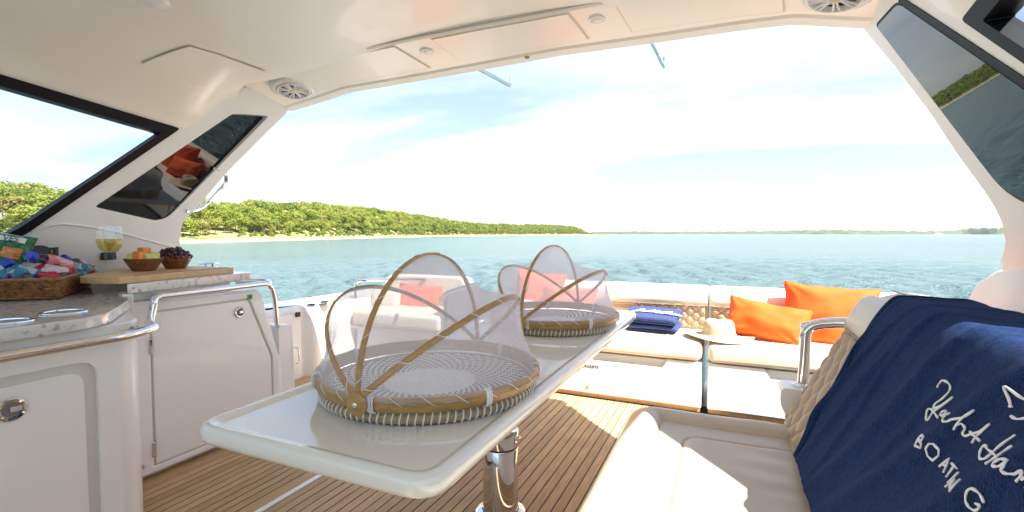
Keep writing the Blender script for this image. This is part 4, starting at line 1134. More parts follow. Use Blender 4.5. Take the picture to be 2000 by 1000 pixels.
# ------------------------------------------------------------------ food covers
def build_food_cover():
    t = thing('food_cover_tray', 'x', 'food cover', (0, 0, 0), 'netted food cover trays')
    Rb = 0.292; Rr = 0.325
    # coiled floor with ripples
    prof = [(0.0005, 0.014)]
    k = 0
    while True:
        r = 0.0018 + k * 0.0034
        if r > Rb - 0.004: break
        prof.append((r, 0.016 + 0.0026 * math.sin(2 * math.pi * r / 0.0135) + 0.010 * (r / Rb) ** 3)); k += 1
    prof += [(Rb - 0.002, 0.022), (Rb - 0.002, 0.004), (0.0005, 0.003)]
    MB().lathe(prof, 72, (0, 0, 0)).build('woven_floor', 'weave', t, sharp=0)
    # foot coil with white stitches
    MB().tube([(0.300 * math.cos(a), 0.300 * math.sin(a), 0.0165) for a in [2 * math.pi * k / 90 for k in range(90)]], 0.0155, 10, closed=True).build('foot_coil', 'coil', t, sharp=0)
    st = MB()
    for k in range(104):
        a = 2 * math.pi * k / 104; e = Vector((math.cos(a), math.sin(a), 0)); s_ = Vector((-math.sin(a), math.cos(a), 0))
        st.tube([e * (0.300 + 0.0168 * math.cos(q)) + Vector((0, 0, 0.0165 + 0.0168 * math.sin(q))) + s_ * 0.003 * math.sin(q) for q in (-1.3, -0.7, -0.1, 0.5, 1.1, 1.6)], 0.0023, 5)
    o = st.build('stitching', 'white_tie', t, sharp=0); o['kind'] = 'stuff'
    # bamboo hoop rim
    lp = []
    for r_, z in ((0.304, 0.036), (0.316, 0.034), (0.3235, 0.040), (0.3265, 0.054), (0.3265, 0.067), (0.323, 0.073), (0.316, 0.073), (0.313, 0.066), (0.306, 0.042)):
        lp.append((r_, z))
    MB().lathe(lp + [lp[0]], 96).build('rim_hoop', 'bamboo', t, sharp=40)
    MB().lathe([(0.3262, 0.0555), (0.3285, 0.058), (0.3285, 0.060), (0.3262, 0.062)], 96).build('rim_seam', 'coil', t, sharp=40)
    # white ties round the rim
    for k in range(7):
        a = 2 * math.pi * (k + 0.35) / 7
        tie = MB()
        for d in (-0.021, -0.011, 0.003, 0.019):
            a2 = a + d; e = Vector((math.cos(a2), math.sin(a2), 0))
            tie.tube([e * r_ + Vector((0, 0, z)) for r_, z in ((0.302, 0.036), (0.318, 0.031), (0.329, 0.040), (0.331, 0.058), (0.329, 0.071), (0.319, 0.077), (0.310, 0.073), (0.304, 0.04))], 0.0021, 5)
        tie.build('tie', 'white_tie', t, sharp=0)
    # hoops: pivot axis along Y
    zp = 0.066; RH = 0.335
    angs = [R(40), R(90), R(138)]
    def hoop_pt(an, f, rr=RH):                    # f 0..1 from the near pivot to the far one
        q = math.pi * f; y = -rr * math.cos(q); h = rr * math.sin(q)
        h *= 1.0
        return Vector((h * math.cos(an), y, zp + h * math.sin(an)))
    for an in angs:
        lp = []; N = 40
        for k in range(N + 1):
            p = hoop_pt(an, k / N); tq = (hoop_pt(an, min(1, k / N + .01)) - hoop_pt(an, max(0, k / N - .01))).normalized()
            sd = Vector((-math.sin(an), 0, math.cos(an))); o = tq.cross(sd).normalized()
            lp.append([p + sd * a_ * 0.0078 + o * b_ * 0.0032 for a_, b_ in ((1, .5), (.6, 1), (-.6, 1), (-1, .5), (-1, -.5), (-.6, -1), (.6, -1), (1, -.5))])
        h = MB().loops(lp).build('hoop', 'bamboo', t, sharp=40)
        th = MB()
        P = [hoop_pt(an, (k + 0.5) / 10 + 0.0) for k in range(10)]
        for k in range(10):
            f = (k + 0.5) / 10; pts = []
            for q in range(7):
                a_ = 2 * math.pi * q / 6; p = hoop_pt(an, f + 0.022 * (q / 6 - 0.5) * 2); sd = Vector((-math.sin(an), 0, math.cos(an)))
                tq = (hoop_pt(an, f + .01) - hoop_pt(an, f - .01)).normalized(); o = tq.cross(sd).normalized()
                pts.append(p + sd * math.cos(a_) * 0.0095 + o * math.sin(a_) * 0.0048)
            th.tube(pts, 0.0011, 4)
        th.build('lacing', 'white_tie', h, sharp=0)['kind'] = 'stuff'
    for s in (-1, 1):
        b = MB().lathe([(0.001, 0.0), (0.022, 0.0), (0.028, 0.006), (0.028, 0.012), (0.022, 0.016), (0.001, 0.017)], 28, (0, s * 0.328, 0.056), (0, s, 0), cap0=True, cap1=True).build('pivot_button', 'bamboo', t)
        MB().lathe([(0.0065, 0.0), (0.0065, 0.019), (0.004, 0.0205), (0.001, 0.0205)], 14, (0, s * 0.328, 0.056), (0, s, 0), cap1=True).build('rivet', 'chrome', b)
    # net: hangs from rim over the hoops and back to the rim, sagging a little between
    def net_row(f, inset=0.0):
        q = math.pi * f; y = -math.cos(q)
        rimx = 0.327 * math.sin(q)
        pts = [Vector((rimx, y * 0.327, 0.060))]
        for an in angs: pts.append(hoop_pt(an, f, RH + 0.004))
        pts.append(Vector((-rimx, y * 0.327, 0.060)))
        out = []
        for k in range(len(pts) - 1):
            a, b = pts[k], pts[k + 1]
            for i in range(7):
                s_ = i / 7; p = a.lerp(b, s_); sag = 4 * s_ * (1 - s_) * (0.13 if 0 < k < 3 else 0.10) * (b - a).length
                cdir = Vector((0, p.y * 0.6, 0.05)) - p
                p = p + cdir.normalized() * sag
                p = p + Vector((noise.noise(p * 22), noise.noise(p * 22 + Vector((9, 0, 0))), 0)) * 0.004
                low = (1 - s_) if k == 0 else (s_ if k == len(pts) - 2 else 0)
                p = p + Vector((p.x, p.y, 0)).normalized() * (0.005 * math.sin(f * 120 + k) * low * (1 - low) * 4 - inset)
                out.append(p)
        out.append(pts[-1])
        return out
    rows = [net_row(0.004 + 0.992 * k / 60) for k in range(61)]
    MB().loops(rows, False, False, closed=False).build('net', 'net', t, sharp=0)
    for q in (1, 2):
        rows = [net_row(0.004 + 0.992 * (k + 0.3 * q) / 62, 0.003 * q) for k in range(61)]
        MB().loops(rows, False, False, closed=False).build('net_lining', 'net', t, sharp=0)
    # skirt of net round the rim
    g = random.Random(1)
    sk = []
    for k in range(121):
        a = 2 * math.pi * k / 120; w_ = 1 + 0.004 * math.sin(k * 2.1)
        sk.append([Vector((r_ * w_ * math.cos(a), r_ * w_ * math.sin(a), z)) for r_, z in ((0.322, 0.076), (0.3285, 0.073), (0.3295, 0.063 + 0.003 * math.sin(k * 0.9)))])
    MB().loops(sk, False, False, closed=False).build('net_hem', 'net', t, sharp=0)
    th = MB()
    for k in range(26):
        a = 2 * math.pi * k / 26 + 0.1
        th.tube([Vector((r_ * math.cos(a + d), r_ * math.sin(a + d), z)) for r_, z, d in ((0.318, 0.076, 0), (0.3285, 0.072, 0.03), (0.3295, 0.062, 0.07), (0.3285, 0.053, 0.11))], 0.0011, 4)
    th.build('hem_lacing', 'white_tie', t, sharp=0)['kind'] = 'stuff'
    z = TZ - 0.0098
    t.location = (-0.818, 1.225, z); t.rotation_euler = (0, 0, R(3)); ORG[t.name] = Vector(t.location)
    t['label'] = 'nearer round woven tray with netted bamboo hoop cover, at the front of the table'
    c = copy_tree(t); c.location = (-0.815, 2.33, z); c.rotation_euler = (0, 0, R(-6))
    c['label'] = 'farther round woven tray with netted bamboo hoop cover, at the aft end of the table'
build_food_cover()


# ------------------------------------------------------------------ soft goods
def quilt_h(a, b, s, depth):                     # diamond quilting height
    p = (a + b) / s; q = (a - b) / s
    return depth * (abs(math.sin(math.pi * p)) * abs(math.sin(math.pi * q))) ** 0.45


def cushion(m, x0, x1, y0, y1, z0, z1, r=0.035, puff=0.012):
    """soft box with rounded edges and a slight dome"""
    nx = 10; lp = []
    n = 6
    prof = [(r, 0.0)] + [(r * (1 - math.sin(q)), r * (1 - math.cos(q))) for q in [math.pi / 2 * k / n for k in range(1, n + 1)]]
    H_ = z1 - z0
    rings = [(i, z0 + h) for i, h in prof] + [(i, z1 - h) for i, h in reversed(prof)]
    for ins, z in rings: lp.append(rrect(x0 + ins, x1 - ins, y0 + ins, y1 - ins, max(0.01, r * 1.1 - ins * 0.4), z, 5))
    for k in (0.35, 0.7):
        ins = r + (min(x1 - x0, y1 - y0) / 2 - r) * k
        lp.append(rrect(x0 + ins, x1 - ins, y0 + ins, y1 - ins, 0.01, z1 + puff * k, 5))
    m.loops(lp)
    return m


def bench_base(m, x0, x1, yf, yb, z1, notch):
    pts = [(x0, 0.03), (x0, z1)]
    for a, b, d in notch: pts += [(a, z1), (a + 0.03, z1 - d), (b - 0.03, z1 - d), (b, z1)]
    pts += [(x1, z1), (x1, 0.03)]
    m.prism(pts, lambda a, b, k: (a, yf + 0.09 * k, b))
    return m


def build_benches():
    def back(t, x0, x1, qa, qb, open_l=True):
        # upper bolster
        b = MB(); 
        def sec(X):
            pts = []
            for yy, zz in ((3.66, 0.588), (3.625, 0.600), (3.612, 0.63), (3.622, 0.68), (3.645, 0.717), (3.69, 0.731), (3.76, 0.730), (3.80, 0.715), (3.82, 0.66), (3.82, 0.30), (3.68, 0.30)):
                pts.append(Vector((X, yy + 0.03 * ((X + 1.1) / 2) ** 2 * 0 , zz)))
            return pts
        n = 24; e = 0.02
        lp = []
        for k in range(n + 1):
            X = x0 + (x1 - x0) * k / n; lp.append(sec(X))
        def shrink(l, f):
            c = sum(l, Vector()) / len(l); return [c + (p - c) * f for p in l]
        l0 = shrink(sec(x0), 0.93); l0 = [p - Vector((0.012, 0, 0)) for p in l0]; l1 = [p + Vector((0.012, 0, 0)) for p in shrink(sec(x1), 0.93)]
        lp = [l0] + lp + [l1]
        b.loops(lp).build('back_bolster', 'vinyl', t, sharp=50)
        def qf(i, j):
            X = x0 + (x1 - x0) * i; Z = 0.437 + (0.600 - 0.437) * j
            e = min(i * (x1 - x0), (1 - i) * (x1 - x0), j * 0.163 + 0.004, (1 - j) * 0.163 + 0.004)
            inq = qa < X < qb
            h = quilt_h(X, Z * 1.25, 0.082, 0.016) if inq else 0.010
            return (X, 3.632 - h * min(1, e / 0.01) + (0.015 if e <= 0.0041 else 0) + 0.012 * (1 - j), Z)
        MB().grid(qf, int((x1 - x0) / 0.0055), 32).build('quilted_back', 'quilt', t, sharp=0)
        MB().tube([(x0 + 0.01, 3.616, 0.598), (x1 - 0.01, 3.616, 0.598)], 0.003, 6).build('piping', 'thread', t)

    # middle bench
    t = thing('transom_bench', 'long cream stern bench with LIFE JACKETS locker, left of the narrow gap', 'bench', (-0.75, 3.4, 0), 'stern benches')
    x0, x1 = -1.34, -0.142
    bench_base(MB(), x0, x1, 3.155, 3.8, 0.312, [(-0.86, -0.345, 0.058)]).build('locker_front', 'gelcoat', t, bevel=0.008, sharp=30)
    MB().box(x0, x1, 3.20, 3.84, 0.04, 0.30).build('locker_body', 'gelcoat', t, bevel=0.004)
    MB().box(x0 + 0.005, x1 - 0.005, 3.172, 3.8, 0.0015, 0.045).build('kick_board', 'board_wood', t)  # brown colour stands for shadow and reflected teak in the kick recess
    s = cushion(MB(), x0, x1, 3.142, 3.64, 0.318, 0.432).build('seat_cushion', 'vinyl', t, sharp=0)
    MB().tube(rrect(x0 + 0.012, x1 - 0.012, 3.145, 3.63, 0.03, 0.345)[:], 0.0028, 6, closed=True).build('piping', 'vinyl', s)
    back(t, x0, x1, -0.63, 0.5)
    p = at(1168, 720, y=3.152)
    letters(t, 'LIFE JACKETS', 0.026, Matrix.Translation((p.x, 3.1535, p.z)) @ Matrix.Rotation(R(90), 4, 'X'), 'ink', 'RIGHT', 0.2, 0.0005, 1.05)
    p = at(1147, 757, y=3.152); MB().lathe([(0.014, 0), (0.013, 0.004), (0.006, 0.005), (0.001, 0.003)], 18, (p.x, 3.156, p.z), (0, -1, 0), cap1=True).build('drain_fitting', 'chrome', t)
    # right bench
    t = thing('transom_bench', 'cream stern bench right of the narrow gap, under the two large orange pillows', 'bench', (0.4, 3.4, 0), 'stern benches')
    x0, x1 = -0.108, 0.955
    bench_base(MB(), x0, x1, 3.155, 3.8, 0.312, [(0.20, 0.75, 0.058)]).build('locker_front', 'gelcoat', t, bevel=0.008, sharp=30)
    MB().box(x0, x1, 3.20, 3.84, 0.04, 0.30).build('locker_body', 'gelcoat', t, bevel=0.004)
    MB().box(x0 + 0.005, x1 - 0.005, 3.172, 3.8, 0.0015, 0.045).build('kick_board', 'board_wood', t)  # same brown, painting the recess shadow and teak reflection
    s = cushion(MB(), x0, x1, 3.142, 3.64, 0.318, 0.432).build('seat_cushion', 'vinyl', t, sharp=0)
    MB().tube(rrect(x0 + 0.012, x1 - 0.012, 3.145, 3.63, 0.03, 0.345)[:], 0.0028, 6, closed=True).build('piping', 'vinyl', s)
    back(t, x0, x1, -0.2, 2)
    # left aft seat
    t = thing('corner_seat', 'cream single seat on the left of the stern with chrome rail and smoked side panel', 'seat', (-2.4, 3.4, 0))
    x0, x1 = -2.845, -1.99
    MB().box(x0 + 0.0, x1, 3.16, 3.84, 0.002, 0.335).build('seat_base', 'gelcoat', t, bevel=0.012)
    MB().prism([(x0 - 0.06, 3.12), (x1 + 0.03, 3.12), (x1 + 0.03, 3.20), (x0 - 0.06, 3.20)], lambda a, b, k: (a, b, 0.345 if k else 0.315)).build('base_lip', 'gelcoat', t, bevel=0.006)
    cushion(MB(), x0, x1, 3.10, 3.62, 0.347, 0.475).build('seat_cushion', 'vinyl', t, sharp=0)
    lp = []
    for ins, y in ((0.03, 3.60), (0.008, 3.605), (0, 3.63), (0, 3.76), (0.01, 3.79), (0.04, 3.80)):
        pl = round_poly([(-2.90 + ins, 0.40), (-2.90 + ins, 0.725 - ins), (-2.05 - ins, 0.725 - ins), (-2.05 - ins, 0.40)], [0.01, 0.09, 0.09, 0.01])
        lp.append([Vector((a, y, b)) for a, b in pl])
    MB().loops(lp).build('backrest', 'vinyl', t, sharp=50)
    def qf(i, j):
        X = -2.52 + 0.44 * i; Z = 0.475 + 0.11 * j; e = min(i, 1 - i, j, 1 - j)
        return (X, 3.60 - quilt_h(X, Z * 1.25, 0.082, 0.013) * min(1, e / 0.02), Z)
    MB().grid(qf, 68, 20).build('quilted_back', 'quilt', t, sharp=0)
    cushion(MB(), -2.86, -2.60, 3.36, 3.62, 0.476, 0.60, r=0.03).build('arm_bolster', 'vinyl', t, sharp=0)
    rl = MB().tube(bend([(-2.90, 3.22, 0.50), (-2.915, 3.24, 0.69), (-2.88, 3.27, 0.705), (-2.45, 3.60, 0.70)], 0.05), 0.012, 10).build('grab_rail', 'chrome', t)
    MB().tube(bend([(-2.94, 3.27, 0.50), (-2.955, 3.29, 0.69), (-2.93, 3.31, 0.715), (-2.90, 3.33, 0.70)], 0.04), 0.008, 8).build('rail_brace', 'chrome', rl)
    X = -1.955
    fr = bend([(X, 3.13, 0.34), (X, 3.13, 0.63), (X, 3.16, 0.66), (X + 0.02, 3.62, 0.69), (X + 0.02, 3.66, 0.66), (X + 0.02, 3.66, 0.36)], 0.05)
    pf = MB().tube(fr, 0.013, 10).build('side_frame', 'chrome', t)
    MB().prism([(3.145, 0.36), (3.145, 0.625), (3.17, 0.645), (3.62, 0.675), (3.645, 0.65), (3.645, 0.38)], lambda a, b, k: (X + 0.006 + 0.006 * k + 0.02 * (a - 3.14) / 0.5, a, b)).build('smoked_panel', 'smoked_panel', pf, sharp=30)
    MB().tube([(X - 0.0, 3.13, 0.345), (X + 0.02, 3.66, 0.365)], 0.012, 8).build('lower_frame', 'chrome', pf)
    # gate post and little cleat between seat and bench
    t = thing('stern_gate', 'small white and chrome gate post behind the trays', 'gate', (-1.40, 3.3, 0))
    MB().prism(round_poly([(-1.425, 3.25), (-1.352, 3.25), (-1.352, 3.78), (-1.425, 3.78)], 0.015), lambda a, b, k: (a, b, 0.60 if k else 0.002)).build('gate_panel', 'gelcoat', t, bevel=0.01)
    MB().tube(bend([(-1.39, 3.27, 0.59), (-1.39, 3.27, 0.70), (-1.39, 3.5, 0.705), (-1.39, 3.5, 0.59)], 0.04), 0.011, 10).build('gate_handle', 'chrome', t)
build_benches()


def build_settee():
    t = thing('settee', 'beige helm settee in the right foreground with quilted backrest', 'settee', (-0.05, 1.2, 0))
    X0, X1, Y0, Y1 = -0.345, 0.235, -0.5, 1.985
    rc = 0.10
    def sd(x, y):                                # inside distance to the seat outline: rounded on the left side, square at the back
        cx_ = min(x - X0, 9); cy = Y1 - y
        if cx_ < rc and cy < rc: return rc - math.hypot(rc - cx_, rc - cy)
        return min(cx_, cy)
    NX, NY = 130, 330
    def top(i, j):
        # crowd samples toward the edges
        u = i; x = X0 + (X1 - X0) * u; y = Y0 + (Y1 - Y0) * j
        if x - X0 < rc and Y1 - y < rc:          # pull the corner inside the rounded outline
            d = math.hypot(rc - (x - X0), rc - (Y1 - y))
            if d > rc:
                k = rc / d; x = X0 + rc - (rc - (x - X0)) * k; y = Y1 - rc + (rc - (Y1 - y)) * k
        d = max(0, sd(x, y))
        z = 0.418
        if d < 0.045: z -= 0.045 - math.sqrt(max(0, 0.045 ** 2 - (0.045 - d) ** 2))
        roll = 0.012 * math.exp(-((d - 0.075) / 0.04) ** 2); z += roll
        z -= 0.013 * sstep(0.10, 0.135, d)
        z -= 0.006 * math.exp(-((d - 0.128) / 0.006) ** 2)
        d2 = min(x - X0, Y1 - y + 0.0)
        ip = sd2(x, y)
        z -= 0.0055 * math.exp(-(ip / 0.004) ** 2)
        z += 0.008 * sstep(0.0, 0.03, ip) 
        wr = sstep(-0.05, 0.2, x)
        z += wr * 0.0035 * noise.noise(Vector((x * 5 + y * 1.0, y * 17, 2))) * 1.4 + 0.002 * noise.noise(Vector((x * 6, y * 6, 0)))
        return (x, y, z)
    def sd2(x, y):
        a = 0.215; cx_ = x - (X0 + a); cy = (Y1 - 0.235) - y; q = 0.06
        if cx_ < q and cy < q: return q - math.hypot(q - cx_, q - cy)
        return min(cx_, cy)
    m = MB().grid(top, NX, NY)
    # skirt
    n = NY
    edge = [Vector(top(0, j / NY)) for j in range(NY + 1)] + [Vector(top(i / NX, 1.0)) for i in range(1, NX + 1)]
    # inset a little going under
    def inn(p, k):
        return Vector((p.x + k * (1 if p.x < X1 - 0.15 else 0), p.y - k * (1 if p.y > Y1 - 0.3 else 0), 0))
    r1 = [Vector((p.x, p.y, 0.33)) for p in edge]; r2 = [inn(p, 0.012) + Vector((0, 0, 0.295)) for p in edge]; r3 = [inn(p, 0.05) + Vector((0, 0, 0.285)) for p in edge]
    m.loops([edge, r1, r2, r3], False, False, closed=False)
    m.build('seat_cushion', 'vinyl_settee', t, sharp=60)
    # stitch line along the inner panel
    path = [(X0 + 0.215, Y0 + 0.02), (X0 + 0.215, Y1 - 0.235 - 0.06)] + [(X0 + 0.215 + 0.06 - 0.06 * math.cos(q), Y1 - 0.295 + 0.06 * math.sin(q)) for q in [math.pi / 2 * k / 6 for k in range(1, 7)]] + [(X1 - 0.01, Y1 - 0.235)]
    pp = []
    for (a, b), (c, d) in zip(path, path[1:]):
        k = max(1, int(math.hypot(c - a, d - b) / 0.03))
        for q in range(k): pp.append((a + (c - a) * q / k, b + (d - b) * q / k))
    def ztop(x, y): return top((x - X0) / (X1 - X0), (y - Y0) / (Y1 - Y0))[2]
    MB().tube([(x, y, ztop(x, y) + 0.0002) for x, y in pp], 0.0016, 5).build('stitching', 'thread', t, sharp=0)
    # plinth
    MB().prism(round_poly([(X0 + 0.05, Y0), (X0 + 0.05, Y1 - 0.05), (0.60, Y1 - 0.05), (0.60, Y0)], 0.04), lambda a, b, k: (a, b, 0.284 if k else 0.002)).build('plinth', 'gelcoat', t, bevel=0.006)
    # backrest: slanted slab with quilting, bolster above
    YB = 2.015
    def face(y, s):                              # s metres up the slope
        return Vector((0.205 + 0.46 * s, y, 0.425 + 0.888 * s))
    nrm = Vector((-0.888, 0, 0.46))
    S1 = 0.385
    def qf(i, j):
        y = YB - 2.4 * i; s = S1 * j
        e = min(i * 2.4, j * S1 + 0.01, (1 - j) * S1)
        h = quilt_h(y * 1.0, s * 0.72, 0.090, 0.017) * min(1, e / 0.015)
        if e <= 0: h = -0.004
        return face(y, s) + nrm * (h + 0.002)
    qb = MB().grid(qf, 520, 84).build('quilted_backrest', 'quilt', t, sharp=0)
    sm = MB()                                    # stitched diagonal seams
    for sg in (-1, 1):
        for k in range(-50, 70):
            pts = []
            for q in range(0, 25):
                s_ = 0.008 + (S1 - 0.016) * q / 24; y = k * 0.090 - sg * s_ * 0.72
                if YB - 2.38 < y < YB - 0.008: pts.append(face(y, s_) + nrm * 0.0035)
            if len(pts) > 2: sm.tube(pts, 0.0017, 4)
    sm.build('quilt_seams', 'thread', qb, sharp=0)['kind'] = 'stuff'
    # body of the backrest behind the quilting + bolster
    def sec(y, ins=0.0):
        pts = []
        for s, h in ((-0.02, 0.0), (S1 - 0.012, 0.0), (S1, 0.012), (S1 + 0.02, 0.021), (S1 + 0.08, 0.024), (0.500, 0.020), (0.523, 0.004), (0.532, -0.025)):
            pts.append(face(y, s) + nrm * h)
        pts += [Vector((0.53, y, 0.905)), Vector((0.60, y, 0.897)), Vector((0.63, y, 0.87)), Vector((0.635, y, 0.80)), Vector((0.60, y, 0.30)), Vector((0.25, y, 0.30))]
        if ins:
            c = Vector((0.40, y, 0.62)); pts = [c + (p - c) * (1 - ins) for p in pts]
        return pts
    lp = [sec(YB + 0.022, 0.10), sec(YB + 0.018, 0.05), sec(YB + 0.008, 0.015), sec(YB)] + [sec(YB - 2.4 * k / 10) for k in range(1, 11)]
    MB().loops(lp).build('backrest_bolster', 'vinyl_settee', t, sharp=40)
    MB().tube([face(YB - 0.01 - 2.3 * k / 20, S1 + 0.001) + nrm * 0.0165 for k in range(21)], 0.0022, 6).build('bolster_piping', 'thread', t)
    MB().tube([Vector((0.50, YB - 0.01 - 2.3 * k / 20, 0.911)) for k in range(21)], 0.0016, 6).build('bolster_stitching', 'thread', t)
    # armrest bracket and chrome rail
    br = MB()
    MB().prism(round_poly([(0.185, 0.525), (0.34, 0.525), (0.36, 0.40), (0.33, 0.12), (0.25, 0.12), (0.225, 0.34), (0.205, 0.42), (0.185, 0.46)], 0.02), lambda a, b, k: (a, 2.05 + 0.12 * k, b)).build('arm_bracket', 'gelcoat', t, bevel=0.015)
    bx, by = 0.262, 2.105
    rl = MB().tube(bend([(bx, by, 0.52), (bx + 0.004, by, 0.755), (bx + 0.09, by, 0.775), (0.47, by - 0.03, 0.785)], 0.075, 10), 0.0195, 18).build('arm_rail', 'chrome', t)
    MB().lathe([(0.036, 0), (0.036, 0.006), (0.022, 0.012), (0.02, 0.014)], 24, (bx, by, 0.524)).build('rail_flange', 'chrome', rl)
    loop = [at(px, py, y=by) for px, py in ((1640, 630), (1590, 630), (1572, 631), (1565, 636), (1568, 642), (1578, 645), (1592, 640), (1602, 632))]
    MB().tube(cr(loop, 5), 0.0052, 8).build('rail_loop', 'chrome', rl)
    return face, nrm
FACE, FN = build_settee()


# ------------------------------------------------------------------ draped towel with lettering
STROKES = [
    [(288, 225), (290, 200), (310, 185), (335, 185), (352, 205), (345, 240), (300, 285), (255, 320), (240, 348), (262, 346), (320, 316), (372, 285)],
    [(372, 285), (300, 335), (240, 378), (215, 420), (200, 432), (194, 402), (205, 366), (225, 358), (255, 392), (282, 422)],
    [(330, 375), (305, 380), (296, 402), (315, 413), (335, 397), (341, 380), (337, 405), (352, 420)],
    [(388, 410), (362, 415), (348, 440), (352, 466), (376, 469), (402, 455)],
    [(402, 455), (470, 432), (530, 388), (470, 430), (425, 470), (390, 510)],
    [(412, 484), (440, 470), (450, 490), (430, 520), (437, 536), (462, 528)],
    [(462, 528), (530, 505), (596, 462), (550, 500), (500, 545), (478, 582)],
    [(470, 508), (500, 540), (532, 570)],
    [(575, 600), (552, 615), (540, 650), (545, 690), (585, 698), (625, 668), (690, 605), (772, 542)],
    [(575, 600), (590, 630), (640, 665), (705, 722)],
    [(772, 622), (725, 662), (665, 715), (618, 748)],
    [(785, 742), (745, 735), (705, 756), (700, 782), (740, 783), (780, 757), (792, 740), (765, 785), (745, 806), (765, 824), (812, 822)],
    [(812, 822), (858, 800), (840, 830), (800, 862)], [(835, 850), (890, 826), (868, 862), (845, 900)], [(872, 880), (925, 862), (905, 905), (930, 930)],
    # BOATING
    [(208, 548), (165, 618)], [(208, 548), (226, 568), (210, 590), (190, 580)], [(190, 582), (204, 606), (188, 632), (165, 618)],
    [(262, 600), (275, 625), (262, 660), (225, 690), (205, 668), (212, 630), (240, 602), (262, 600)],
    [(258, 726), (327, 678), (292, 770)], [(285, 712), (312, 728)],
    [(343, 708), (387, 750)], [(365, 729), (318, 806)],
    [(412, 780), (362, 864)],
    [(408, 838), (372, 905)], [(408, 838), (414, 938), (472, 852)],
    [(575, 985), (572, 940), (545, 918), (510, 935), (480, 980), (482, 1015), (515, 1030), (545, 1005), (525, 992)],
    # sail mark
    [(738, 352), (714, 232), (790, 285), (900, 345)], [(738, 414), (785, 436), (860, 420), (925, 380)], [(725, 345), (745, 352)],
]
STRAIGHT = set(range(15, 26))


def build_towel():
    t = thing('draped_towel', 'large navy beach towel with white script lettering hung over the settee backrest', 'towel', (0.42, 1.2, 0.43))
    # path over the backrest: s along the slope, then over the top and down behind
    prof = [(FACE(0, 0.012) + FN * 0.027), (FACE(0, 0.10) + FN * 0.028), (FACE(0, 0.25) + FN * 0.029), (FACE(0, 0.385) + FN * 0.033), (FACE(0, 0.47) + FN * 0.033), Vector((0.435, 0, 0.914)), Vector((0.47, 0, 0.921)), Vector((0.54, 0, 0.919)), Vector((0.61, 0, 0.916)), Vector((0.648, 0, 0.885)), Vector((0.655, 0, 0.80)), Vector((0.655, 0, 0.60))]
    P = cr(prof, 10); L_ = [0]
    for a, b in zip(P, P[1:]): L_.append(L_[-1] + (b - a).length)
    TOT = L_[-1]
    def pth(s):
        s = max(0, min(TOT, s)); k = 0
        while k < len(L_) - 2 and L_[k + 1] < s: k += 1
        f = (s - L_[k]) / (L_[k + 1] - L_[k]); p = P[k].lerp(P[k + 1], f); tg = (P[k + 1] - P[k]).normalized()
        return p, Vector((-tg.z, 0, tg.x))
    def fold(y, s):
        # diagonal drag folds from the top edge towards the seat
        v = 0
        for (a, b, w, am) in ((1.62, 0.28, 0.016, 0.008), (1.50, 0.42, 0.022, 0.009), (1.30, 0.40, 0.03, 0.010), (1.12, 0.5, 0.03, 0.008), (1.42, 0.16, 0.014, 0.006), (0.92, 0.45, 0.035, 0.010), (1.66, -0.10, 0.012, 0.005), (1.2, 0.25, 0.015, 0.005)):
            c = a - b * (s - 0.25) + 0.02 * math.sin(s * 9 + a * 7)
            v += 1.6 * am * math.exp(-((y - c) / w) ** 2) * (0.35 + 0.65 * math.sin(math.pi * min(1, max(0, s / 0.55))))
        v += 0.004 * noise.noise(Vector((y * 11 + s * 4, s * 4, 3))) + 0.0012 * noise.noise(Vector((y * 40, s * 22, 5)))
        return v
    def pt(y, s, off=0.0):
        p, n = pth(s); return Vector((p.x, y, p.z)) + n * (fold(y, s) + off)
    def edge(s): return 1.628 + 0.105 * sstep(0.0, 0.5, s) + 0.008 * math.sin(s * 13)
    def fn(i, j):
        s = TOT * j; e = edge(s); y = e - (e + 0.35) * i ** 1.0
        return pt(y, s)
    MB().grid(fn, 340, 180).build('towel_body', 'navy', t, sharp=0, solid=0.007)
    MB().grid(lambda i, j: pt(edge(TOT * j) - 0.002 - 0.022 * i, TOT * j, 0.0016 + 0.002 * math.sin(math.pi * i)), 6, 150).build('hem', 'navy', t, sharp=0, solid=0.003)
    # white embroidery laid on the cloth
    nf = FN; c = nf.dot(FACE(0, 0) + FN * 0.036)
    def put(zx, zy):
        p = on_plane(1740 + zx / 3.335, 700 + zy / 3.335, nf, c)
        s = (p.z - 0.425 - FN.z * 0.036) / 0.888
        return p.y, s
    let = MB()
    for k, st in enumerate(STROKES):
        pts = [Vector((a, b, 0)) for a, b in st]
        sm = cr(pts, 5) if k not in STRAIGHT else [pts[0].lerp(pts[1], q / 6) for q in range(7)] if len(pts) == 2 else [p for a, b in zip(pts, pts[1:]) for p in (a, a.lerp(b, .33), a.lerp(b, .66))] + [pts[-1]]
        W = []
        for p in sm:
            y, s = put(p.x, p.y)
            if s < 0.004: continue
            W.append(pt(y, s, 0.0012))
        if len(W) > 1:
            lp = []
            for q, p in enumerate(W):
                tg = (W[min(q + 1, len(W) - 1)] - W[max(q - 1, 0)]).normalized(); sd_ = tg.cross(FN).normalized() * (0.0021 + 0.0006 * math.sin(q * 0.9))
                lp.append([p - sd_, p - sd_ * 0.7 + FN * 0.0012, p + sd_ * 0.7 + FN * 0.0012, p + sd_, p - FN * 0.002])
            let.loops(lp)
    let.build('lettering', 'white_thread', t, sharp=0)['kind'] = 'stuff'
build_towel()


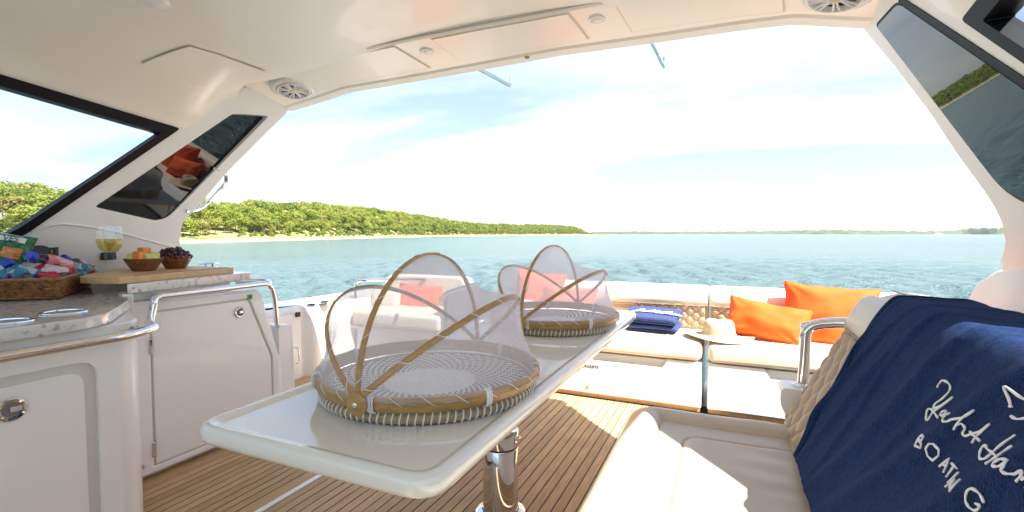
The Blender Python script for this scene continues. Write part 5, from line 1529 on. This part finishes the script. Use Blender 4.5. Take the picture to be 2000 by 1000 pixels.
# ------------------------------------------------------------------ pillows, hat, folded towels
def pillow(label, c, w, h, th, rx=0, ry=0, rz=0, seed=0):
    t = thing('pillow', label, 'pillow', c, 'orange pillows')
    M4 = Matrix.Translation(c) @ Matrix.Rotation(rz, 4, 'Z') @ Matrix.Rotation(rx, 4, 'X') @ Matrix.Rotation(ry, 4, 'Y')
    def f(i, j, sg):
        u = -1 + 2 * i; v = -1 + 2 * j
        x = u * w / 2 * (1 - 0.085 * (1 - v * v) * u * u); z = v * h / 2 * (1 - 0.10 * (1 - u * u) * v * v)
        k = (max(0, 1 - u * u) * max(0, 1 - v * v))
        y = sg * th / 2 * k ** 0.40
        q = Vector((u * 1.7 + seed * 3.1, v * 1.7, seed))
        y += 0.022 * noise.noise(q) * k ** 0.5
        # tension creases running out of the corners
        for cu, cv in ((1, 1), (-1, 1), (1, -1), (-1, -1)):
            du, dv = u - cu, v - cv; r = math.hypot(du, dv); a = math.atan2(dv * cv, du * cu)
            y += sg * 0.006 * math.sin(a * 9 + seed + cu) * math.exp(-(r / 0.65) ** 2) * min(1, k * 8)
        x += 0.006 * noise.noise(Vector((v * 3, seed, u))) ; z += 0.007 * noise.noise(Vector((u * 3, seed + 5, v)))
        return M4 @ Vector((x, y, z))
    mm = MB().grid(lambda i, j: f(i, j, 1), 40, 30); mm.grid(lambda i, j: f(i, j, -1), 40, 30)
    mm.build('pillow_cover', 'orange', t, sharp=0)
    seam = [f(k / 30, 0, 1) for k in range(30)] + [f(1, k / 24, 1) for k in range(24)] + [f(1 - k / 30, 1, 1) for k in range(30)] + [f(0, 1 - k / 24, 1) for k in range(24)]
    MB().tube(seam, 0.0028, 5, closed=True).build('seam', 'orange', t, sharp=0)


def build_soft_things():
    ZS = 0.437
    pillow('small oblong orange pillow lying in front of the bigger one beside the straw hat', at(1497, 627, y=3.40), 0.475, 0.245, 0.15, R(-24), R(9), R(-6), 1)
    pillow('large square orange pillow standing against the right stern backrest', at(1617, 618, y=3.50), 0.50, 0.395, 0.17, R(-16), R(3), R(-8), 2)
    pillow('large orange pillow seen through the net of the farther tray', at(1052, 572, y=3.50), 0.40, 0.34, 0.15, R(-14), R(5), R(4), 3)
    pillow('small oblong orange pillow low behind the farther tray', at(1112, 588, y=3.40), 0.40, 0.22, 0.14, R(-20), R(3), R(0), 4)
    pillow('orange pillow on the left corner seat, seen through the nearer net', at(816, 585, y=3.50), 0.43, 0.26, 0.13, R(-18), R(3), R(4), 5)
    # hat
    p = at(1405, 657, z=ZS + 0.004); p = Vector((p.x, 3.345, 0))
    p.x = at(1404, 650, y=3.345).x
    t = thing('straw_hat', 'pale straw hat with wide brim lying on the bench across the gap', 'hat', (p.x, p.y, ZS))
    def hat(i, j):
        a = 2 * math.pi * i; k = j * 11
        prof = [(0.205, 0.010), (0.20, 0.0145), (0.165, 0.012), (0.13, 0.012), (0.104, 0.016), (0.098, 0.03), (0.094, 0.065), (0.088, 0.098), (0.073, 0.117), (0.05, 0.124), (0.025, 0.112), (0.001, 0.106)]
        q = min(10, int(k)); f = k - q; r = prof[q][0] * (1 - f) + prof[q + 1][0] * f; z = prof[q][1] * (1 - f) + prof[q + 1][1] * f
        if r > 0.108: z += 0.010 * math.sin(2 * a + 0.6) * (r - 0.108) / 0.09 + 0.007
        x = r * math.cos(a) * 1.0; y = r * math.sin(a) * (0.86 if r < 0.108 else 0.86 + 0.06 * (r - 0.108) / 0.1)
        if z > 0.06 and r < 0.108:
            z -= 0.022 * math.exp(-((x + 0.01) / 0.03) ** 2) * sstep(0.06, 0.11, z) * (1 if y < 0.03 else 0.6)
        return (p.x + x, p.y + y, ZS + z)
    MB().grid(hat, 60, 33).build('hat_body', 'straw', t, sharp=0, solid=0.003)
    MB().grid(lambda i, j: (p.x + (0.1075 - 0.006 * j) * math.cos(2 * math.pi * i), p.y + (0.1075 - 0.006 * j) * 0.865 * math.sin(2 * math.pi * i), ZS + 0.014 + 0.022 * j), 48, 3).build('hat_band', 'straw_band', t, sharp=0)
    # folded towels
    def folded(label, zb_, layers, w, d, seed, cx_, cy_, rot, tilt=0.0):
        t = thing('folded_towel', label, 'towel', (cx_, cy_, zb_), 'folded navy towels')
        lh = 0.0175; M4 = Matrix.Translation((cx_, cy_, zb_ + d / 2 * math.sin(tilt))) @ Matrix.Rotation(rot, 4, 'Z') @ Matrix.Rotation(tilt, 4, 'X')
        # one strip folded back and forth: section in local Y-Z, extruded along X
        path = []
        for k in range(layers):
            z = lh * (k + 0.5); a, b = (-d / 2, d / 2) if k % 2 == 0 else (d / 2, -d / 2)
            for q in range(9): path.append((a + (b - a) * (0.04 + 0.92 * q / 8), z))
            if k < layers - 1:
                s_ = 1 if b > 0 else -1
                for q in range(1, 5):
                    an = -math.pi / 2 + math.pi * q / 5; path.append((b - s_ * 0.005 + s_ * lh * 0.55 * math.cos(an), z + lh / 2 + lh / 2 * math.sin(an)))
        def fn(i, j):
            k = j * (len(path) - 1); q = min(len(path) - 2, int(k)); f = k - q
            y = path[q][0] * (1 - f) + path[q + 1][0] * f; z = path[q][1] * (1 - f) + path[q + 1][1] * f
            x = (-0.5 + i) * w * (1 - 0.02 * math.sin(z * 90 + seed))
            sag = -0.010 * abs(2 * i - 1) ** 3 * (z / (lh * layers))
            return M4 @ Vector((x + 0.004 * noise.noise(Vector((y * 9, z * 60, seed))), y, z + sag + 0.004 * noise.noise(Vector((x * 9, y * 9, seed))) * (z / (lh * layers))))
        MB().grid(fn, 26, len(path) - 1).build('towel_body', 'navy_folded', t, sharp=0, solid=0.013)
        t.children[0].modifiers['solid'].offset = 0
        return t, M4, lh * layers
    c = at(1272, 640, y=3.40)
    folded('lower folded navy towel in the pile on the stern bench', ZS + 0.008, 3, 0.33, 0.25, 1, c.x + 0.01, 3.44, R(-3))
    t, M4, hh = folded('upper folded navy towel with white lettering on the pile on the stern bench', ZS + 0.062, 3, 0.355, 0.26, 2, c.x, 3.43, R(-6), R(8))
    let = MB()
    for st in STROKES[:15]:
        for a_ in (0,):
            pts = [Vector((-0.125 + (a - 190) / 740 * 0.33, -0.05 + ((a - 190) * 0.82 - (b - 380)) / 700 * 0.13, hh + 0.0085)) for a, b in st]
            pts = [Vector((q.x, max(-0.125, min(0.11, q.y)), q.z)) for q in pts]
            let.tube([M4 @ (p + Vector((0, 0, -0.010 * abs(2 * (p.x / 0.355 + .5) - 1) ** 3))) for p in cr(pts, 3)], 0.0036, 5)
    let.build('lettering', 'white_thread', t, sharp=0)['kind'] = 'stuff'
build_soft_things()


# ------------------------------------------------------------------ air
def build_haze():
    o = MB().box(-9000, 9000, -9000, 9000, WZ - 2.5, 60).build('haze', 'seam', smooth=False, fix=False)
    m = bpy.data.materials.new('haze'); m.use_nodes = True; nt = m.node_tree; nt.nodes.clear()
    out = nt.nodes.new('ShaderNodeOutputMaterial'); v = nt.nodes.new('ShaderNodeVolumePrincipled')
    v.inputs['Color'].default_value = (0.80, 0.88, 0.96, 1); v.inputs['Density'].default_value = 0.00006
    nt.links.new(v.outputs[0], out.inputs['Volume'])
    o.data.materials.clear(); o.data.materials.append(m); o['kind'] = 'stuff'
    tag(o, 'pale blue sea haze over the bay', 'haze')
build_haze()
